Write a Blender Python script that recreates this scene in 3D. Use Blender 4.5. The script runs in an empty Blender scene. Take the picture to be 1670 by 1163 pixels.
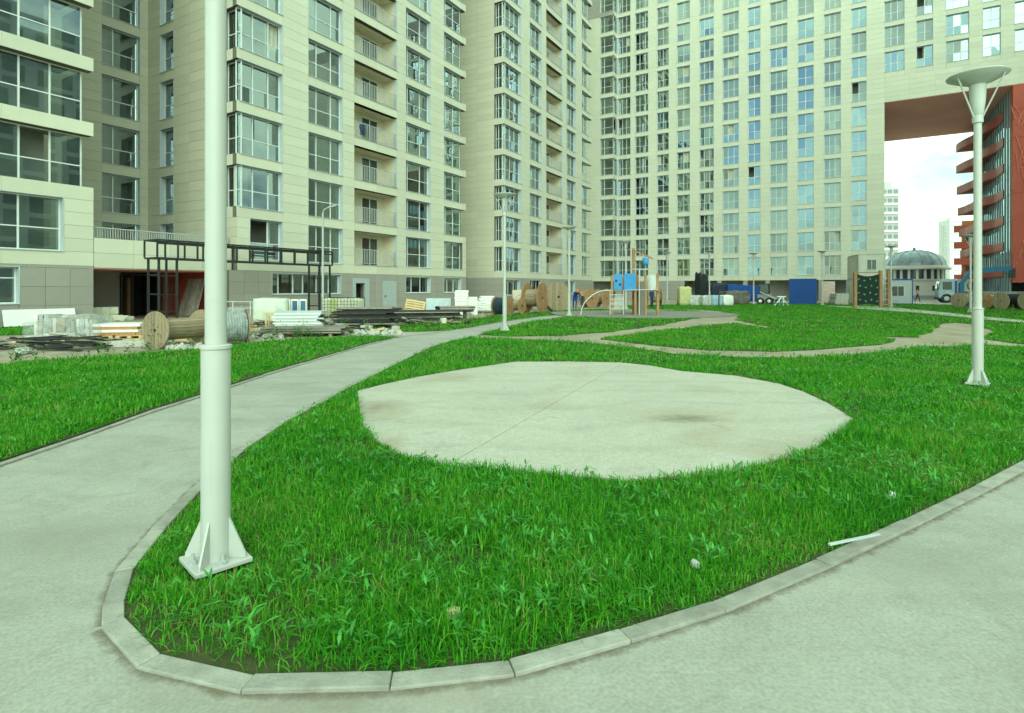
import bpy, bmesh, math, random
import numpy as np
from mathutils import Vector, Matrix, noise as mnoise

random.seed(7); rng = np.random.default_rng(7)
scene = bpy.context.scene
COL = scene.collection
F, CX, HZ, CH = 928.0, 835.0, 470.0, 1.6          # focal length in photo pixels, centre column, horizon row, eye height

# ---------------------------------------------------------------- camera, sky, sun, exposure
cam = bpy.data.cameras.new('camera'); camo = bpy.data.objects.new('camera', cam); COL.objects.link(camo)
camo.location = (0, 0, CH); camo.rotation_euler = (math.radians(90), 0, 0)
cam.sensor_width = 36; cam.lens = F / 1670 * 36; cam.shift_y = -(581.5 - HZ) / 1670
cam.clip_start = 0.05; cam.clip_end = 3000
scene.camera = camo
scene.view_settings.view_transform = 'Standard'; scene.view_settings.look = 'None'
scene.view_settings.gamma = 1; scene.view_settings.use_curve_mapping = False
scene.view_settings.exposure = 0.70
SUN_AZ = Vector((0.16, -0.99)).normalized(); SUN_EL = math.radians(30)
sd = Vector((SUN_AZ.x * math.cos(SUN_EL), SUN_AZ.y * math.cos(SUN_EL), math.sin(SUN_EL)))
sl = bpy.data.lights.new('sun', 'SUN'); sl.energy = 1.35; sl.angle = math.radians(60); sl.color = (0.82, 1.0, 0.86)
so = bpy.data.objects.new('sun', sl); COL.objects.link(so); so.rotation_euler = (-sd).to_track_quat('-Z', 'Y').to_euler()
world = bpy.data.worlds.new('World'); scene.world = world; world.use_nodes = True
wn = world.node_tree; wn.nodes.clear()
def wnode(t, **k):
    n = wn.nodes.new(t)
    for a, b in k.items(): setattr(n, a, b)
    return n
sky = wnode('ShaderNodeTexSky', sky_type='NISHITA', sun_disc=False, sun_elevation=SUN_EL,
            sun_rotation=math.atan2(SUN_AZ.x, SUN_AZ.y), air_density=1.0, dust_density=2.5, ozone_density=1.0)
tc = wnode('ShaderNodeTexCoord'); mp = wnode('ShaderNodeMapping'); mp.inputs['Scale'].default_value = (1, 1, 2.2); mp.inputs['Location'].default_value = (6.17, 3.27, 5.27)
nz = wnode('ShaderNodeTexNoise'); nz.inputs['Scale'].default_value = 2.1; nz.inputs['Detail'].default_value = 7; nz.inputs['Roughness'].default_value = 0.58
rp = wnode('ShaderNodeValToRGB'); rp.color_ramp.elements[0].position = 0.40; rp.color_ramp.elements[1].position = 0.55
mx = wnode('ShaderNodeMix', data_type='RGBA'); mx.inputs['B'].default_value = (11.3, 11.0, 8.6, 1)
tint = wnode('ShaderNodeMix', data_type='RGBA', blend_type='MULTIPLY'); tint.inputs['Factor'].default_value = 1; tint.inputs['B'].default_value = (0.74, 1.05, 0.97, 1)
bg = wnode('ShaderNodeBackground'); bg.inputs['Strength'].default_value = 0.105
wo = wnode('ShaderNodeOutputWorld'); L = wn.links.new
L(tc.outputs['Generated'], mp.inputs['Vector']); L(mp.outputs[0], nz.inputs['Vector']); L(nz.outputs['Fac'], rp.inputs['Fac'])
L(rp.outputs['Color'], mx.inputs['Factor']); L(sky.outputs[0], mx.inputs['A']); L(mx.outputs['Result'], tint.inputs['A'])
L(tint.outputs['Result'], bg.inputs['Color']); L(bg.outputs[0], wo.inputs[0])
cy = scene.cycles
cy.use_denoising = True; cy.max_bounces = 5; cy.diffuse_bounces = 3; cy.glossy_bounces = 3; cy.transparent_max_bounces = 8; cy.use_adaptive_sampling = True; cy.adaptive_threshold = 0.03
cy.transmission_bounces = 4; cy.caustics_reflective = False; cy.caustics_refractive = False; cy.sample_clamp_indirect = 6

# ---------------------------------------------------------------- coordinates
def G(px, py, z=0.0):                      # photo pixel of a point at height z -> world
    Y = (CH - z) * F / (py - HZ)
    return Vector(((px - CX) / F * Y, Y, z))
def at(px, Y, z=0.0): return Vector(((px - CX) / F * Y, Y, z))
def zat(py, Y): return CH + (HZ - py) * Y / F
TH = math.atan2(0.8643, 0.5030)             # direction of the building axis u
UX, UY = math.cos(TH), math.sin(TH)
def BW(u, w, z=0.0): return Vector((u * UX - w * UY, u * UY + w * UX, z))
def u_at(px, w):                            # u of a pixel column on the plane w
    t = (px - CX) / F
    return w * (UY + t * UX) / (UX - t * UY)
def w_at(px, u):                            # w of a pixel column on the plane u
    t = (px - CX) / F
    return -u * (UY * t - UX) / (UY + UX * t)

# ---------------------------------------------------------------- materials
MATS = {}
def mat(name, col, rough=0.8, var=0.12, scale=4.0, bump=0.0, bscale=40.0, metal=0.0, col2=None, detail=4, spec=0.3, objvar=0.0, stretch=(1, 1, 1), coords='Object', translucent=0.0):
    if name in MATS: return MATS[name]
    m = bpy.data.materials.new(name); m.use_nodes = True; nt = m.node_tree; N = nt.nodes; K = nt.links.new
    b = N['Principled BSDF']; b.inputs['Roughness'].default_value = rough; b.inputs['Metallic'].default_value = metal
    b.inputs['Specular IOR Level'].default_value = spec
    c = N.new('ShaderNodeTexCoord'); mp = N.new('ShaderNodeMapping'); mp.inputs['Scale'].default_value = stretch
    K(c.outputs[coords], mp.inputs[0])
    n = N.new('ShaderNodeTexNoise'); n.inputs['Scale'].default_value = scale; n.inputs['Detail'].default_value = detail; n.inputs['Roughness'].default_value = 0.6
    K(mp.outputs[0], n.inputs['Vector'])
    mr = N.new('ShaderNodeMapRange'); mr.inputs[1].default_value = 0.3; mr.inputs[2].default_value = 0.7
    K(n.outputs['Fac'], mr.inputs[0])
    mxx = N.new('ShaderNodeMix'); mxx.data_type = 'RGBA'
    c2 = col2 or [x * (1 + var) for x in col]; c1 = col if col2 else [x * (1 - var) for x in col]
    mxx.inputs['A'].default_value = (*c1[:3], 1); mxx.inputs['B'].default_value = (*[min(1, x) for x in c2[:3]], 1)
    K(mr.outputs[0], mxx.inputs['Factor']); out = mxx.outputs['Result']
    if objvar:
        oi = N.new('ShaderNodeObjectInfo'); hs = N.new('ShaderNodeHueSaturation'); mr2 = N.new('ShaderNodeMapRange')
        mr2.inputs[3].default_value = 1 - objvar; mr2.inputs[4].default_value = 1 + objvar
        K(oi.outputs['Random'], mr2.inputs[0]); K(mr2.outputs[0], hs.inputs['Value']); K(out, hs.inputs['Color']); out = hs.outputs[0]
    K(out, b.inputs['Base Color'])
    if bump:
        bn = N.new('ShaderNodeTexNoise'); bn.inputs['Scale'].default_value = bscale; bn.inputs['Detail'].default_value = 6; K(mp.outputs[0], bn.inputs['Vector'])
        bp = N.new('ShaderNodeBump'); bp.inputs['Strength'].default_value = bump; bp.inputs['Distance'].default_value = 0.02
        K(bn.outputs['Fac'], bp.inputs['Height']); K(bp.outputs[0], b.inputs['Normal'])
    MATS[name] = m; return m

def glass_mat(name, trans, gloss, refl, rough=0.0):
    m = bpy.data.materials.new(name); m.use_nodes = True; nt = m.node_tree; N = nt.nodes; K = nt.links.new
    N.remove(N['Principled BSDF']); o = N['Material Output']
    t = N.new('ShaderNodeBsdfTransparent'); t.inputs[0].default_value = (*trans, 1)
    g = N.new('ShaderNodeBsdfGlossy'); g.inputs[0].default_value = (*gloss, 1); g.inputs['Roughness'].default_value = rough
    lw = N.new('ShaderNodeFresnel'); lw.inputs['IOR'].default_value = 1.5
    mr = N.new('ShaderNodeMapRange'); mr.inputs[1].default_value = 0.04; mr.inputs[2].default_value = 1; mr.inputs[3].default_value = refl; mr.inputs[4].default_value = 1
    K(lw.outputs[0], mr.inputs[0]); mi = N.new('ShaderNodeMixShader'); K(mr.outputs[0], mi.inputs[0]); K(t.outputs[0], mi.inputs[1]); K(g.outputs[0], mi.inputs[2])
    K(mi.outputs[0], o.inputs[0]); MATS[name] = m; return m

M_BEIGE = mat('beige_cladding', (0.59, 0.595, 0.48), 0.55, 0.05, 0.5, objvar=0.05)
M_BEIGE2 = mat('darker_beige_cladding', (0.53, 0.52, 0.405), 0.6, 0.05, 0.5, objvar=0.05)  # slightly darker, yellower beige, mainly for side and recess walls
M_BROWN = mat('brown_cladding', (0.315, 0.305, 0.27), 0.6, 0.06, 0.6, objvar=0.04)
M_JOINT = mat('joint_backing', (0.16, 0.15, 0.12), 0.9)
M_FRAME = mat('white_window_frame', (0.66, 0.71, 0.70), 0.45, 0.03)
M_REVEAL = mat('grey_aluminium_reveal', (0.46, 0.53, 0.54), 0.5, 0.04)
M_ROOM = mat('room_interior', (0.40, 0.40, 0.36), 0.9, 0.35, 0.35)
M_GLASS = glass_mat('window_glass', (0.74, 0.85, 0.81), (0.80, 0.95, 0.98), 0.26)
M_GLASS_SKY = glass_mat('sky_tinted_glass', (0.20, 0.30, 0.36), (0.62, 0.86, 1.0), 0.42)  # blue of the reflected sky put into the glass tint
M_CURT = mat('pale_curtain', (0.52, 0.53, 0.43), 0.9, 0.15, 3.0)
M_CURTY = mat('yellow_curtain', (0.55, 0.50, 0.12), 0.9, 0.1)
M_RAIL = mat('grey_railing', (0.42, 0.45, 0.43), 0.5)
M_LOGGIA = mat('loggia_plaster', (0.68, 0.63, 0.47), 0.8, 0.06)
M_DOOR = mat('grey_metal_door', (0.36, 0.42, 0.42), 0.45, 0.04)
M_DARK = mat('dark_metal', (0.03, 0.034, 0.034), 0.5, 0.2)
M_BLACK = mat('black_rubber', (0.022, 0.024, 0.024), 0.6, 0.3)
M_POLE = mat('white_painted_steel', (0.50, 0.515, 0.485), 0.42, 0.03, 3, spec=0.4)
M_RED = mat('red_cladding', (0.42, 0.085, 0.055), 0.6, 0.10, 0.8)
M_SOFFIT = mat('red_brown_soffit', (0.80, 0.40, 0.34), 0.7, 0.08, 0.2)
M_WOOD = mat('weathered_wood', (0.24, 0.19, 0.12), 0.85, col2=(0.38, 0.31, 0.20), scale=3, stretch=(1, 6, 6), bump=0.3, objvar=0.15)
M_WOODL = mat('fresh_wood', (0.55, 0.40, 0.20), 0.8, col2=(0.66, 0.50, 0.28), scale=3, stretch=(1, 5, 5), objvar=0.1)
M_WOODR = mat('reddish_wood', (0.30, 0.17, 0.085), 0.75, col2=(0.42, 0.26, 0.13), scale=3, objvar=0.1)
M_GREYW = mat('grey_boards', (0.20, 0.19, 0.16), 0.85, col2=(0.34, 0.31, 0.26), scale=3, objvar=0.2)
M_PLASTIC = mat('clear_plastic_wrap', (0.48, 0.52, 0.48), 0.25, 0.3, 6, bump=0.5, bscale=12, spec=0.6)
M_FILM = mat('plastic_film', (0.55, 0.59, 0.55), 0.35, 0.2, 6, bump=.6, bscale=9, spec=.5); M_FILM.node_tree.nodes['Principled BSDF'].inputs['Alpha'].default_value = 0.30
M_WHITE = mat('white_sheet', (0.78, 0.80, 0.76), 0.5, 0.04)
M_CREAM = mat('cream_foam', (0.60, 0.62, 0.48), 0.7, 0.15, 2.5)
M_BLUE = mat('blue_painted_steel', (0.012, 0.075, 0.30), 0.5, 0.12, 1.5)
M_SKYB = mat('light_blue_plastic', (0.04, 0.28, 0.62), 0.4, 0.08)
M_GREY = mat('galvanised_grey', (0.42, 0.46, 0.46), 0.45, 0.08, 2)
M_STONE = mat('pale_rubble', (0.45, 0.44, 0.39), 0.9, 0.25, 6, bump=0.5)
M_CURB = mat('kerb_concrete', (0.33, 0.33, 0.29), 0.85, 0.22, 7, bump=0.35, bscale=70, objvar=0.12, detail=8)
M_ORANGE = mat('orange_board', (0.50, 0.25, 0.10), 0.7, 0.15, 3)
M_SKIN = mat('skin', (0.42, 0.25, 0.17), 0.6, 0.05)
M_NAVY = mat('blue_workwear', (0.015, 0.06, 0.24), 0.85, 0.2)

# ---------------------------------------------------------------- mesh builder
class MB:
    def __init__(s): s.v = []; s.f = []; s.sm = []
    def _add(s, vs, fs, smooth=False):
        o = len(s.v); s.v += [tuple(x) for x in vs]
        for f in fs: s.f.append([i + o for i in f]); s.sm.append(smooth)
    def box(s, x0, x1, y0, y1, z0, z1):
        s._add([(x0, y0, z0), (x1, y0, z0), (x1, y1, z0), (x0, y1, z0), (x0, y0, z1), (x1, y0, z1), (x1, y1, z1), (x0, y1, z1)],
               [(0, 3, 2, 1), (4, 5, 6, 7), (0, 1, 5, 4), (1, 2, 6, 5), (2, 3, 7, 6), (3, 0, 4, 7)]); return s
    def tbox(s, M, sx, sy, sz):                # box of that size, centred, through a matrix
        h = [Vector((a * sx / 2, b * sy / 2, c * sz / 2)) for c in (-1, 1) for a, b in ((-1, -1), (1, -1), (1, 1), (-1, 1))]
        s._add([M @ p for p in h], [(0, 3, 2, 1), (4, 5, 6, 7), (0, 1, 5, 4), (1, 2, 6, 5), (2, 3, 7, 6), (3, 0, 4, 7)]); return s
    def bar(s, p, q, w, h=None):               # square bar from p to q
        p, q = Vector(p), Vector(q); d = q - p; h = h or w
        M = Matrix.Translation((p + q) / 2) @ d.to_track_quat('X', 'Z').to_matrix().to_4x4()
        return s.tbox(M, d.length, w, h)
    def cyl(s, p, q, r0, r1=None, n=12, caps=True, smooth=True):
        p, q = Vector(p), Vector(q); r1 = r0 if r1 is None else r1
        R = (q - p).to_track_quat('Z', 'Y').to_matrix()
        vs = [c + R @ Vector((r * math.cos(2 * math.pi * i / n), r * math.sin(2 * math.pi * i / n), 0)) for c, r in ((p, r0), (q, r1)) for i in range(n)]
        s._add(vs, [(i, (i + 1) % n, n + (i + 1) % n, n + i) for i in range(n)], smooth)
        if caps: s._add(vs, [tuple(range(n - 1, -1, -1)), tuple(range(n, 2 * n))])
        return s
    def tube(s, pts, r, n=8):
        for a, b in zip(pts[:-1], pts[1:]): s.cyl(a, b, r, r, n)
        return s
    def lathe(s, prof, n=24, c=(0, 0, 0), smooth=True):
        vs = [(c[0] + r * math.cos(2 * math.pi * i / n), c[1] + r * math.sin(2 * math.pi * i / n), c[2] + z) for r, z in prof for i in range(n)]
        fs = [(k * n + i, k * n + (i + 1) % n, (k + 1) * n + (i + 1) % n, (k + 1) * n + i) for k in range(len(prof) - 1) for i in range(n)]
        s._add(vs, fs, smooth); return s
    def prism(s, pts, z0, z1, top_only=False):
        n = len(pts)
        A = sum(pts[i][0] * pts[(i + 1) % n][1] - pts[(i + 1) % n][0] * pts[i][1] for i in range(n))
        if A < 0: pts = pts[::-1]
        vs = [(p[0], p[1], z0) for p in pts] + [(p[0], p[1], z1) for p in pts]
        fs = [tuple(range(n, 2 * n))]
        if not top_only: fs += [(i, (i + 1) % n, n + (i + 1) % n, n + i) for i in range(n)] + [tuple(range(n - 1, -1, -1))]
        s._add(vs, fs); return s
    def mesh(s, name, m):
        me = bpy.data.meshes.new(name); me.from_pydata(s.v, [], s.f)
        me.polygons.foreach_set('use_smooth', s.sm); me.materials.append(m); me.update(); return me
    def build(s, name, m, parent=None, loc=None, rot=None): return link(name, s.mesh(name, m), parent, loc, rot)

KIDS = {}
def link(name, data, parent=None, loc=None, rot=None):
    o = bpy.data.objects.new(name, data); COL.objects.link(o)
    if parent is not None: o.parent = parent; KIDS.setdefault(parent.name, []).append(o)
    if loc is not None: o.location = loc
    if rot is not None: o.rotation_euler = rot if hasattr(rot, '__len__') else (0, 0, rot)
    return o
def tag(o, label, cat, group=None):
    o['label'] = label; o['category'] = cat
    if group: o['group'] = group
    return o
def thing(name, label, cat, loc=(0, 0, 0), rot=0.0, group=None):
    return tag(link(name, None, None, loc, rot), label, cat, group)
def struct(o, kind='structure'): o['kind'] = kind; return o
def copy_tree(o, parent=None):
    c = o.copy(); COL.objects.link(c); c.parent = parent
    if parent is not None: KIDS.setdefault(parent.name, []).append(c)
    for ch in list(KIDS.get(o.name, [])): copy_tree(ch, c)
    return c
def bevel(o, w, seg=2):
    b = o.modifiers.new('bevel', 'BEVEL'); b.width = w; b.segments = seg; b.limit_method = 'ANGLE'; return o

# ---------------------------------------------------------------- ground
def gpoly(pts, z=0.0): return [(p.x, p.y) for p in (G(a, b) for a, b in pts)]
ground_m = mat('sandy_ground', (0.27, 0.225, 0.165), 0.95, col2=(0.42, 0.375, 0.29), scale=0.8, detail=10, bump=0.5, bscale=9)
g = MB().prism([(-600, -40), (700, -40), (900, 1500), (-600, 1500)], -0.05, -0.012, True).build('ground', ground_m); struct(g)

def concrete(name, c1, c2, sc):
    m = bpy.data.materials.new(name); m.use_nodes = True; nt = m.node_tree; N = nt.nodes; K = nt.links.new; b = N['Principled BSDF']
    b.inputs['Roughness'].default_value = 0.88; b.inputs['Specular IOR Level'].default_value = 0.2
    c = N.new('ShaderNodeTexCoord')
    n1 = N.new('ShaderNodeTexNoise'); n1.inputs['Scale'].default_value = sc; n1.inputs['Detail'].default_value = 10; n1.inputs['Roughness'].default_value = 0.68; n1.inputs['Distortion'].default_value = 0.8
    n2 = N.new('ShaderNodeTexNoise'); n2.inputs['Scale'].default_value = 55; n2.inputs['Detail'].default_value = 5
    n3 = N.new('ShaderNodeTexNoise'); n3.inputs['Scale'].default_value = 1.6; n3.inputs['Detail'].default_value = 3; n3.inputs['Distortion'].default_value = 3.5
    wv = N.new('ShaderNodeTexWave'); wv.wave_type = 'RINGS'; wv.inputs['Scale'].default_value = 0.33; wv.inputs['Distortion'].default_value = 9; wv.inputs['Detail'].default_value = 4; wv.inputs['Detail Scale'].default_value = 0.7
    n4 = N.new('ShaderNodeTexNoise'); n4.inputs['Scale'].default_value = 14; n4.inputs['Detail'].default_value = 6; n4.inputs['Roughness'].default_value = .7
    for n in (n1, n2, n3, n4, wv): K(c.outputs['Object'], n.inputs['Vector'])
    def rng_(src, lo, hi, a, bb):
        r = N.new('ShaderNodeMapRange'); r.inputs[1].default_value = lo; r.inputs[2].default_value = hi; r.inputs[3].default_value = a; r.inputs[4].default_value = bb; K(src, r.inputs[0]); return r.outputs[0]
    mi = N.new('ShaderNodeMix'); mi.data_type = 'RGBA'; mi.inputs['A'].default_value = (*c1, 1); mi.inputs['B'].default_value = (*c2, 1)
    K(rng_(n1.outputs['Fac'], 0.32, 0.68, 0, 1), mi.inputs['Factor'])
    mul = None; out = mi.outputs['Result']
    for src in (rng_(n2.outputs['Fac'], 0.3, 0.7, 0.84, 1.12), rng_(n4.outputs['Fac'], 0.3, 0.7, 0.92, 1.06), rng_(n3.outputs['Fac'], 0.56, 0.72, 1.0, 0.90), rng_(wv.outputs['Fac'], 0.0, 0.22, 0.93, 1.0)):
        hs = N.new('ShaderNodeHueSaturation'); K(src, hs.inputs['Value']); K(out, hs.inputs['Color']); out = hs.outputs[0]
    K(out, b.inputs['Base Color'])
    bp = N.new('ShaderNodeBump'); bp.inputs['Strength'].default_value = 0.35; bp.inputs['Distance'].default_value = 0.006; K(n2.outputs['Fac'], bp.inputs['Height']); K(bp.outputs[0], b.inputs['Normal'])
    return m
M_PATH = concrete('path_concrete', (0.335, 0.338, 0.298), (0.425, 0.428, 0.382), 1.0)
M_PAD = concrete('pad_concrete', (0.45, 0.443, 0.375), (0.52, 0.513, 0.44), 0.7)
def stains(m, col, scale, lo, hi, amt):
    nt = m.node_tree; N = nt.nodes; K = nt.links.new; b = N['Principled BSDF']; src = b.inputs['Base Color'].links[0].from_socket
    c = N.new('ShaderNodeTexCoord'); n = N.new('ShaderNodeTexNoise'); n.inputs['Scale'].default_value = scale; n.inputs['Detail'].default_value = 6; n.inputs['Distortion'].default_value = 1.2; K(c.outputs['Object'], n.inputs['Vector'])
    r = N.new('ShaderNodeMapRange'); r.inputs[1].default_value = lo; r.inputs[2].default_value = hi; r.inputs[4].default_value = amt; K(n.outputs['Fac'], r.inputs[0])
    x = N.new('ShaderNodeMix'); x.data_type = 'RGBA'; x.inputs['B'].default_value = (*col, 1); K(r.outputs[0], x.inputs['Factor']); K(src, x.inputs['A']); K(x.outputs['Result'], b.inputs['Base Color'])
def spot(m, p, rx, ry, col, amt, nscale=3.0):
    nt = m.node_tree; N = nt.nodes; K = nt.links.new; b = N['Principled BSDF']; src = b.inputs['Base Color'].links[0].from_socket
    c = N.new('ShaderNodeTexCoord'); n = N.new('ShaderNodeTexNoise'); n.inputs['Scale'].default_value = nscale; n.inputs['Detail'].default_value = 7; n.inputs['Roughness'].default_value = .7; K(c.outputs['Object'], n.inputs['Vector'])
    mpg = N.new('ShaderNodeMapping'); mpg.vector_type = 'TEXTURE'; mpg.inputs['Location'].default_value = (p.x, p.y, 0); mpg.inputs['Scale'].default_value = (rx, ry, 5); K(c.outputs['Object'], mpg.inputs[0])
    g_ = N.new('ShaderNodeTexGradient'); g_.gradient_type = 'SPHERICAL'; K(mpg.outputs[0], g_.inputs[0]); mu = N.new('ShaderNodeMath'); mu.operation = 'MULTIPLY'; K(g_.outputs['Fac'], mu.inputs[0]); K(n.outputs['Fac'], mu.inputs[1])
    r = N.new('ShaderNodeMapRange'); r.inputs[1].default_value = .12; r.inputs[2].default_value = .5; r.inputs[4].default_value = amt; K(mu.outputs[0], r.inputs[0])
    x = N.new('ShaderNodeMix'); x.data_type = 'RGBA'; x.inputs['B'].default_value = (*col, 1); K(r.outputs[0], x.inputs['Factor']); K(src, x.inputs['A']); K(x.outputs['Result'], b.inputs['Base Color'])
spot(M_PAD, G(1110, 680), 1.5, 1.0, (0.36, 0.31, 0.22), .55); spot(M_PAD, G(1118, 686), .7, .35, (0.16, 0.15, 0.12), .8, 9); spot(M_PAD, G(735, 618), 1.2, .8, (0.36, 0.31, 0.22), .6); spot(M_PAD, G(612, 668), .6, .9, (0.24, 0.20, 0.15), .7, 7)
spot(M_PATH, G(560, 1120), 1.3, .35, (0.27, 0.24, 0.18), .7); spot(M_PATH, G(1500, 930), 1.4, .6, (0.29, 0.28, 0.24), .35); spot(M_PATH, G(120, 880), 1.2, .8, (0.27, 0.26, 0.22), .5)
stains(M_PAD, (0.36, 0.30, 0.21), 0.55, 0.55, 0.75, 0.6); stains(M_PAD, (0.22, 0.21, 0.18), 1.7, 0.66, 0.78, 0.6); stains(M_PATH, (0.26, 0.25, 0.21), 0.8, 0.58, 0.76, 0.4); stains(M_PATH, (0.52, 0.51, 0.45), 0.5, 0.55, 0.8, 0.5); stains(M_POLE, (0.30, 0.27, 0.20), 4.0, 0.62, 0.85, 0.22); stains(M_POLE, (0.35, 0.22, 0.12), 11.0, 0.72, 0.82, 0.35); stains(M_CURB, (0.19, 0.17, 0.12), 3.0, 0.55, 0.75, 0.5)

path_left = [(-260, 845), (0, 757), (120, 716), (240, 673), (330, 645), (430, 612), (520, 585), (600, 562), (655, 549), (700, 544), (760, 536), (820, 525), (880, 517), (935, 512), (1000, 506)]
path_right = [(1000, 508), (935, 515), (860, 525), (825, 533), (800, 540), (779, 547), (762, 551), (740, 555), (700, 568), (640, 597), (580, 628), (470, 688), (400, 735), (330, 800), (270, 865), (218, 930), (203, 985), (203, 1012)]
kerb_line = [(203, 1012), (262, 1072), (415, 1107), (640, 1102), (830, 1082), (1010, 1032), (1160, 986), (1330, 916), (1470, 852), (1590, 795), (1670, 753), (1800, 697), (2000, 640)]
pp = gpoly(path_left) + gpoly(path_right) + gpoly(kerb_line)[1:] + [(30, 6), (30, -6), (-14, -6), (-14, 2)]
struct(MB().prism(pp, -0.02, 0.0, True).build('path', M_PATH))
side = gpoly([(655, 548.5), (700, 543.5), (742, 539), (690, 541), (600, 542), (560, 545), (600, 549)])
struct(MB().prism(side, -0.02, -0.002, True).build('side_path', M_PATH))
yard = [(BW(u, w).x, BW(u, w).y) for u, w in ((8, 29), (80, 29), (80, 5), (60, 12), (44, 17), (30, 19.5), (18, 21.5), (8, 22.5))]

LZ = 0.028
lawn_polys = {
 'left': gpoly([(-260, 845), (0, 757), (120, 716), (240, 673), (330, 645), (430, 612), (520, 585), (600, 562), (650, 550.5), (600, 549.5), (520, 553), (440, 558), (400, 563), (330, 570), (230, 578), (150, 585), (60, 592), (0, 598), (-260, 618)]),
 'far_left': gpoly([(-60, 547), (90, 546), (88, 532), (-60, 533)]),
 'strip': gpoly([(556, 544), (600, 537), (660, 529), (760, 520.5), (850, 511), (925, 505.5), (985, 503.5), (1000, 505), (935, 511), (880, 516), (820, 524), (760, 535), (735, 538.5), (690, 540.5), (600, 541.5)]),
 'island': gpoly(path_right[6:] + kerb_line[1:] + [(2000, 590), (1670, 566), (1600, 563), (1500, 567), (1400, 578), (1300, 584), (1200, 583), (1100, 577), (1000, 563), (900, 555), (800, 552.5)]),
 'middle': gpoly([(779, 546.3), (830, 548.5), (910, 548), (1000, 541), (1080, 530), (1140, 518), (1165, 511), (1120, 505.5), (1004, 507.5), (935, 514.5), (860, 524.5), (825, 532.5), (800, 539.5)]),
 'lens': gpoly([(975, 553), (1060, 541), (1150, 530), (1200, 527), (1260, 535), (1350, 543), (1460, 553), (1440, 562), (1350, 569), (1260, 573), (1150, 571), (1060, 563)]),
 'far': gpoly([(1200, 522), (1260, 534), (1350, 543), (1430, 549), (1493, 550), (1520, 540), (1531, 529), (1560, 526), (1600, 533), (1618, 540), (1605, 553), (1670, 561), (2000, 583), (2000, 520), (1670, 503), (1500, 496), (1300, 494), (1165, 495.5), (1010, 499), (1010, 504.5), (1130, 504.5), (1175, 508), (1206, 513)]),
}
kerb_pts = [np.array([G(a, b).xy for a, b in L_]) for L_ in (kerb_line, path_right[6:], path_left)]
def kerb_dist(x, y, lines=None):
    d = np.full(np.shape(x), 1e9)
    for P_ in (lines or kerb_pts):
        for i in range(len(P_) - 1):
            a, b = P_[i], P_[i + 1]; ab = b - a; t = np.clip(((x - a[0]) * ab[0] + (y - a[1]) * ab[1]) / (ab @ ab), 0, 1)
            d = np.minimum(d, np.hypot(x - a[0] - t * ab[0], y - a[1] - t * ab[1]))
    return d
def rough(poly, step=0.3, amp=0.16):
    out = []
    for i in range(len(poly)):
        a, b = Vector(poly[i]), Vector(poly[(i + 1) % len(poly)]); Ld = (b - a).length; n = max(1, min(80, int(Ld / step))); d = (b - a).normalized(); nn = Vector((-d.y, d.x))
        for j in range(n):
            q = a + (b - a) * j / n; k = 0.0 if kerb_dist(q.x, q.y) < 0.35 else 1.0
            o = (mnoise.noise(Vector((q.x * .8, q.y * .8, 1.3))) + .6 * mnoise.noise(Vector((q.x * 2.6, q.y * 2.6, 7.1)))) * amp * k * min(2.2, q.y / 18)
            q = q + nn * o; out.append((q.x, q.y))
    return out
lawn_polys = {k_: rough(p_) for k_, p_ in lawn_polys.items()}
LAWN_Z = {k_: (LZ if k_ in ('island', 'left') else -0.006) for k_ in lawn_polys}
soil = mat('lawn_soil', (0.040, 0.070, 0.016), 0.95, col2=(0.075, 0.075, 0.032), scale=5, bump=0.6, bscale=30)
lawn_labels = {'left': 'lawn_by_building', 'far_left': 'lawn_by_wall', 'strip': 'lawn_strip', 'island': 'lawn_island', 'middle': 'lawn_by_playground', 'lens': 'lawn_between_trails', 'far': 'lawn_far'}
for k, p in lawn_polys.items(): struct(MB().prism(p, -0.06, LAWN_Z[k] if k != 'island' else 0.004, True).build(lawn_labels[k], soil))

pad_px = [(583, 640), (630, 628), (680, 617), (750, 605), (840, 592), (920, 591.5), (1010, 593), (1060, 598), (1110, 607), (1200, 615), (1270, 628), (1310, 641), (1350, 660), (1393, 687), (1378, 703), (1330, 733), (1260, 757), (1190, 774), (1100, 781), (1020, 787), (920, 780), (830, 772), (740, 766), (660, 748), (612, 720), (594, 702), (586, 675)]
pad_poly = gpoly(pad_px)
def clip(poly, p, n):                        # half plane (x-p).n >= 0
    out = []
    for i in range(len(poly)):
        a, b = Vector(poly[i]), Vector(poly[(i + 1) % len(poly)]); da, db = (a - p).dot(n), (b - p).dot(n)
        if da >= 0: out.append(tuple(a))
        if da * db < 0: out.append(tuple(a + (b - a) * da / (da - db)))
    return out
ja, jb = G(748, 752).xy, G(1016, 594).xy; jn = Vector((-(jb - ja).y, (jb - ja).x)).normalized()
pad = struct(link('concrete_pad', None, None, (0, 0, 0)))
for sgn in (1, -1): bevel(MB().prism(clip(pad_poly, ja + jn * sgn * 0.005, jn * sgn), -0.01, 0.026).build('slab', M_PAD, pad), 0.006)
struct(MB().prism([(x, y) for x, y in [(G(1043, 512.6).x + 5.6 * math.cos(a / 28 * 6.2832) + 0.2 * math.sin(a), G(1043, 512.6).y + 4.6 * math.sin(a / 28 * 6.2832)) for a in range(28)]], 0, LZ + 0.03).build('playground_pad', mat('rubber_pad', (0.24, 0.235, 0.21), 0.9, 0.15, 3)))
struct(MB().prism(gpoly([(1345, 499.5), (1440, 500.5), (1520, 508.5), (1600, 517), (1680, 525), (1690, 529), (1600, 521.5), (1500, 511), (1400, 504)]), 0, LZ + 0.012).build('far_pavement', mat('pale_pavement', (0.42, 0.41, 0.36), 0.9, 0.15, 2)))

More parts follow.
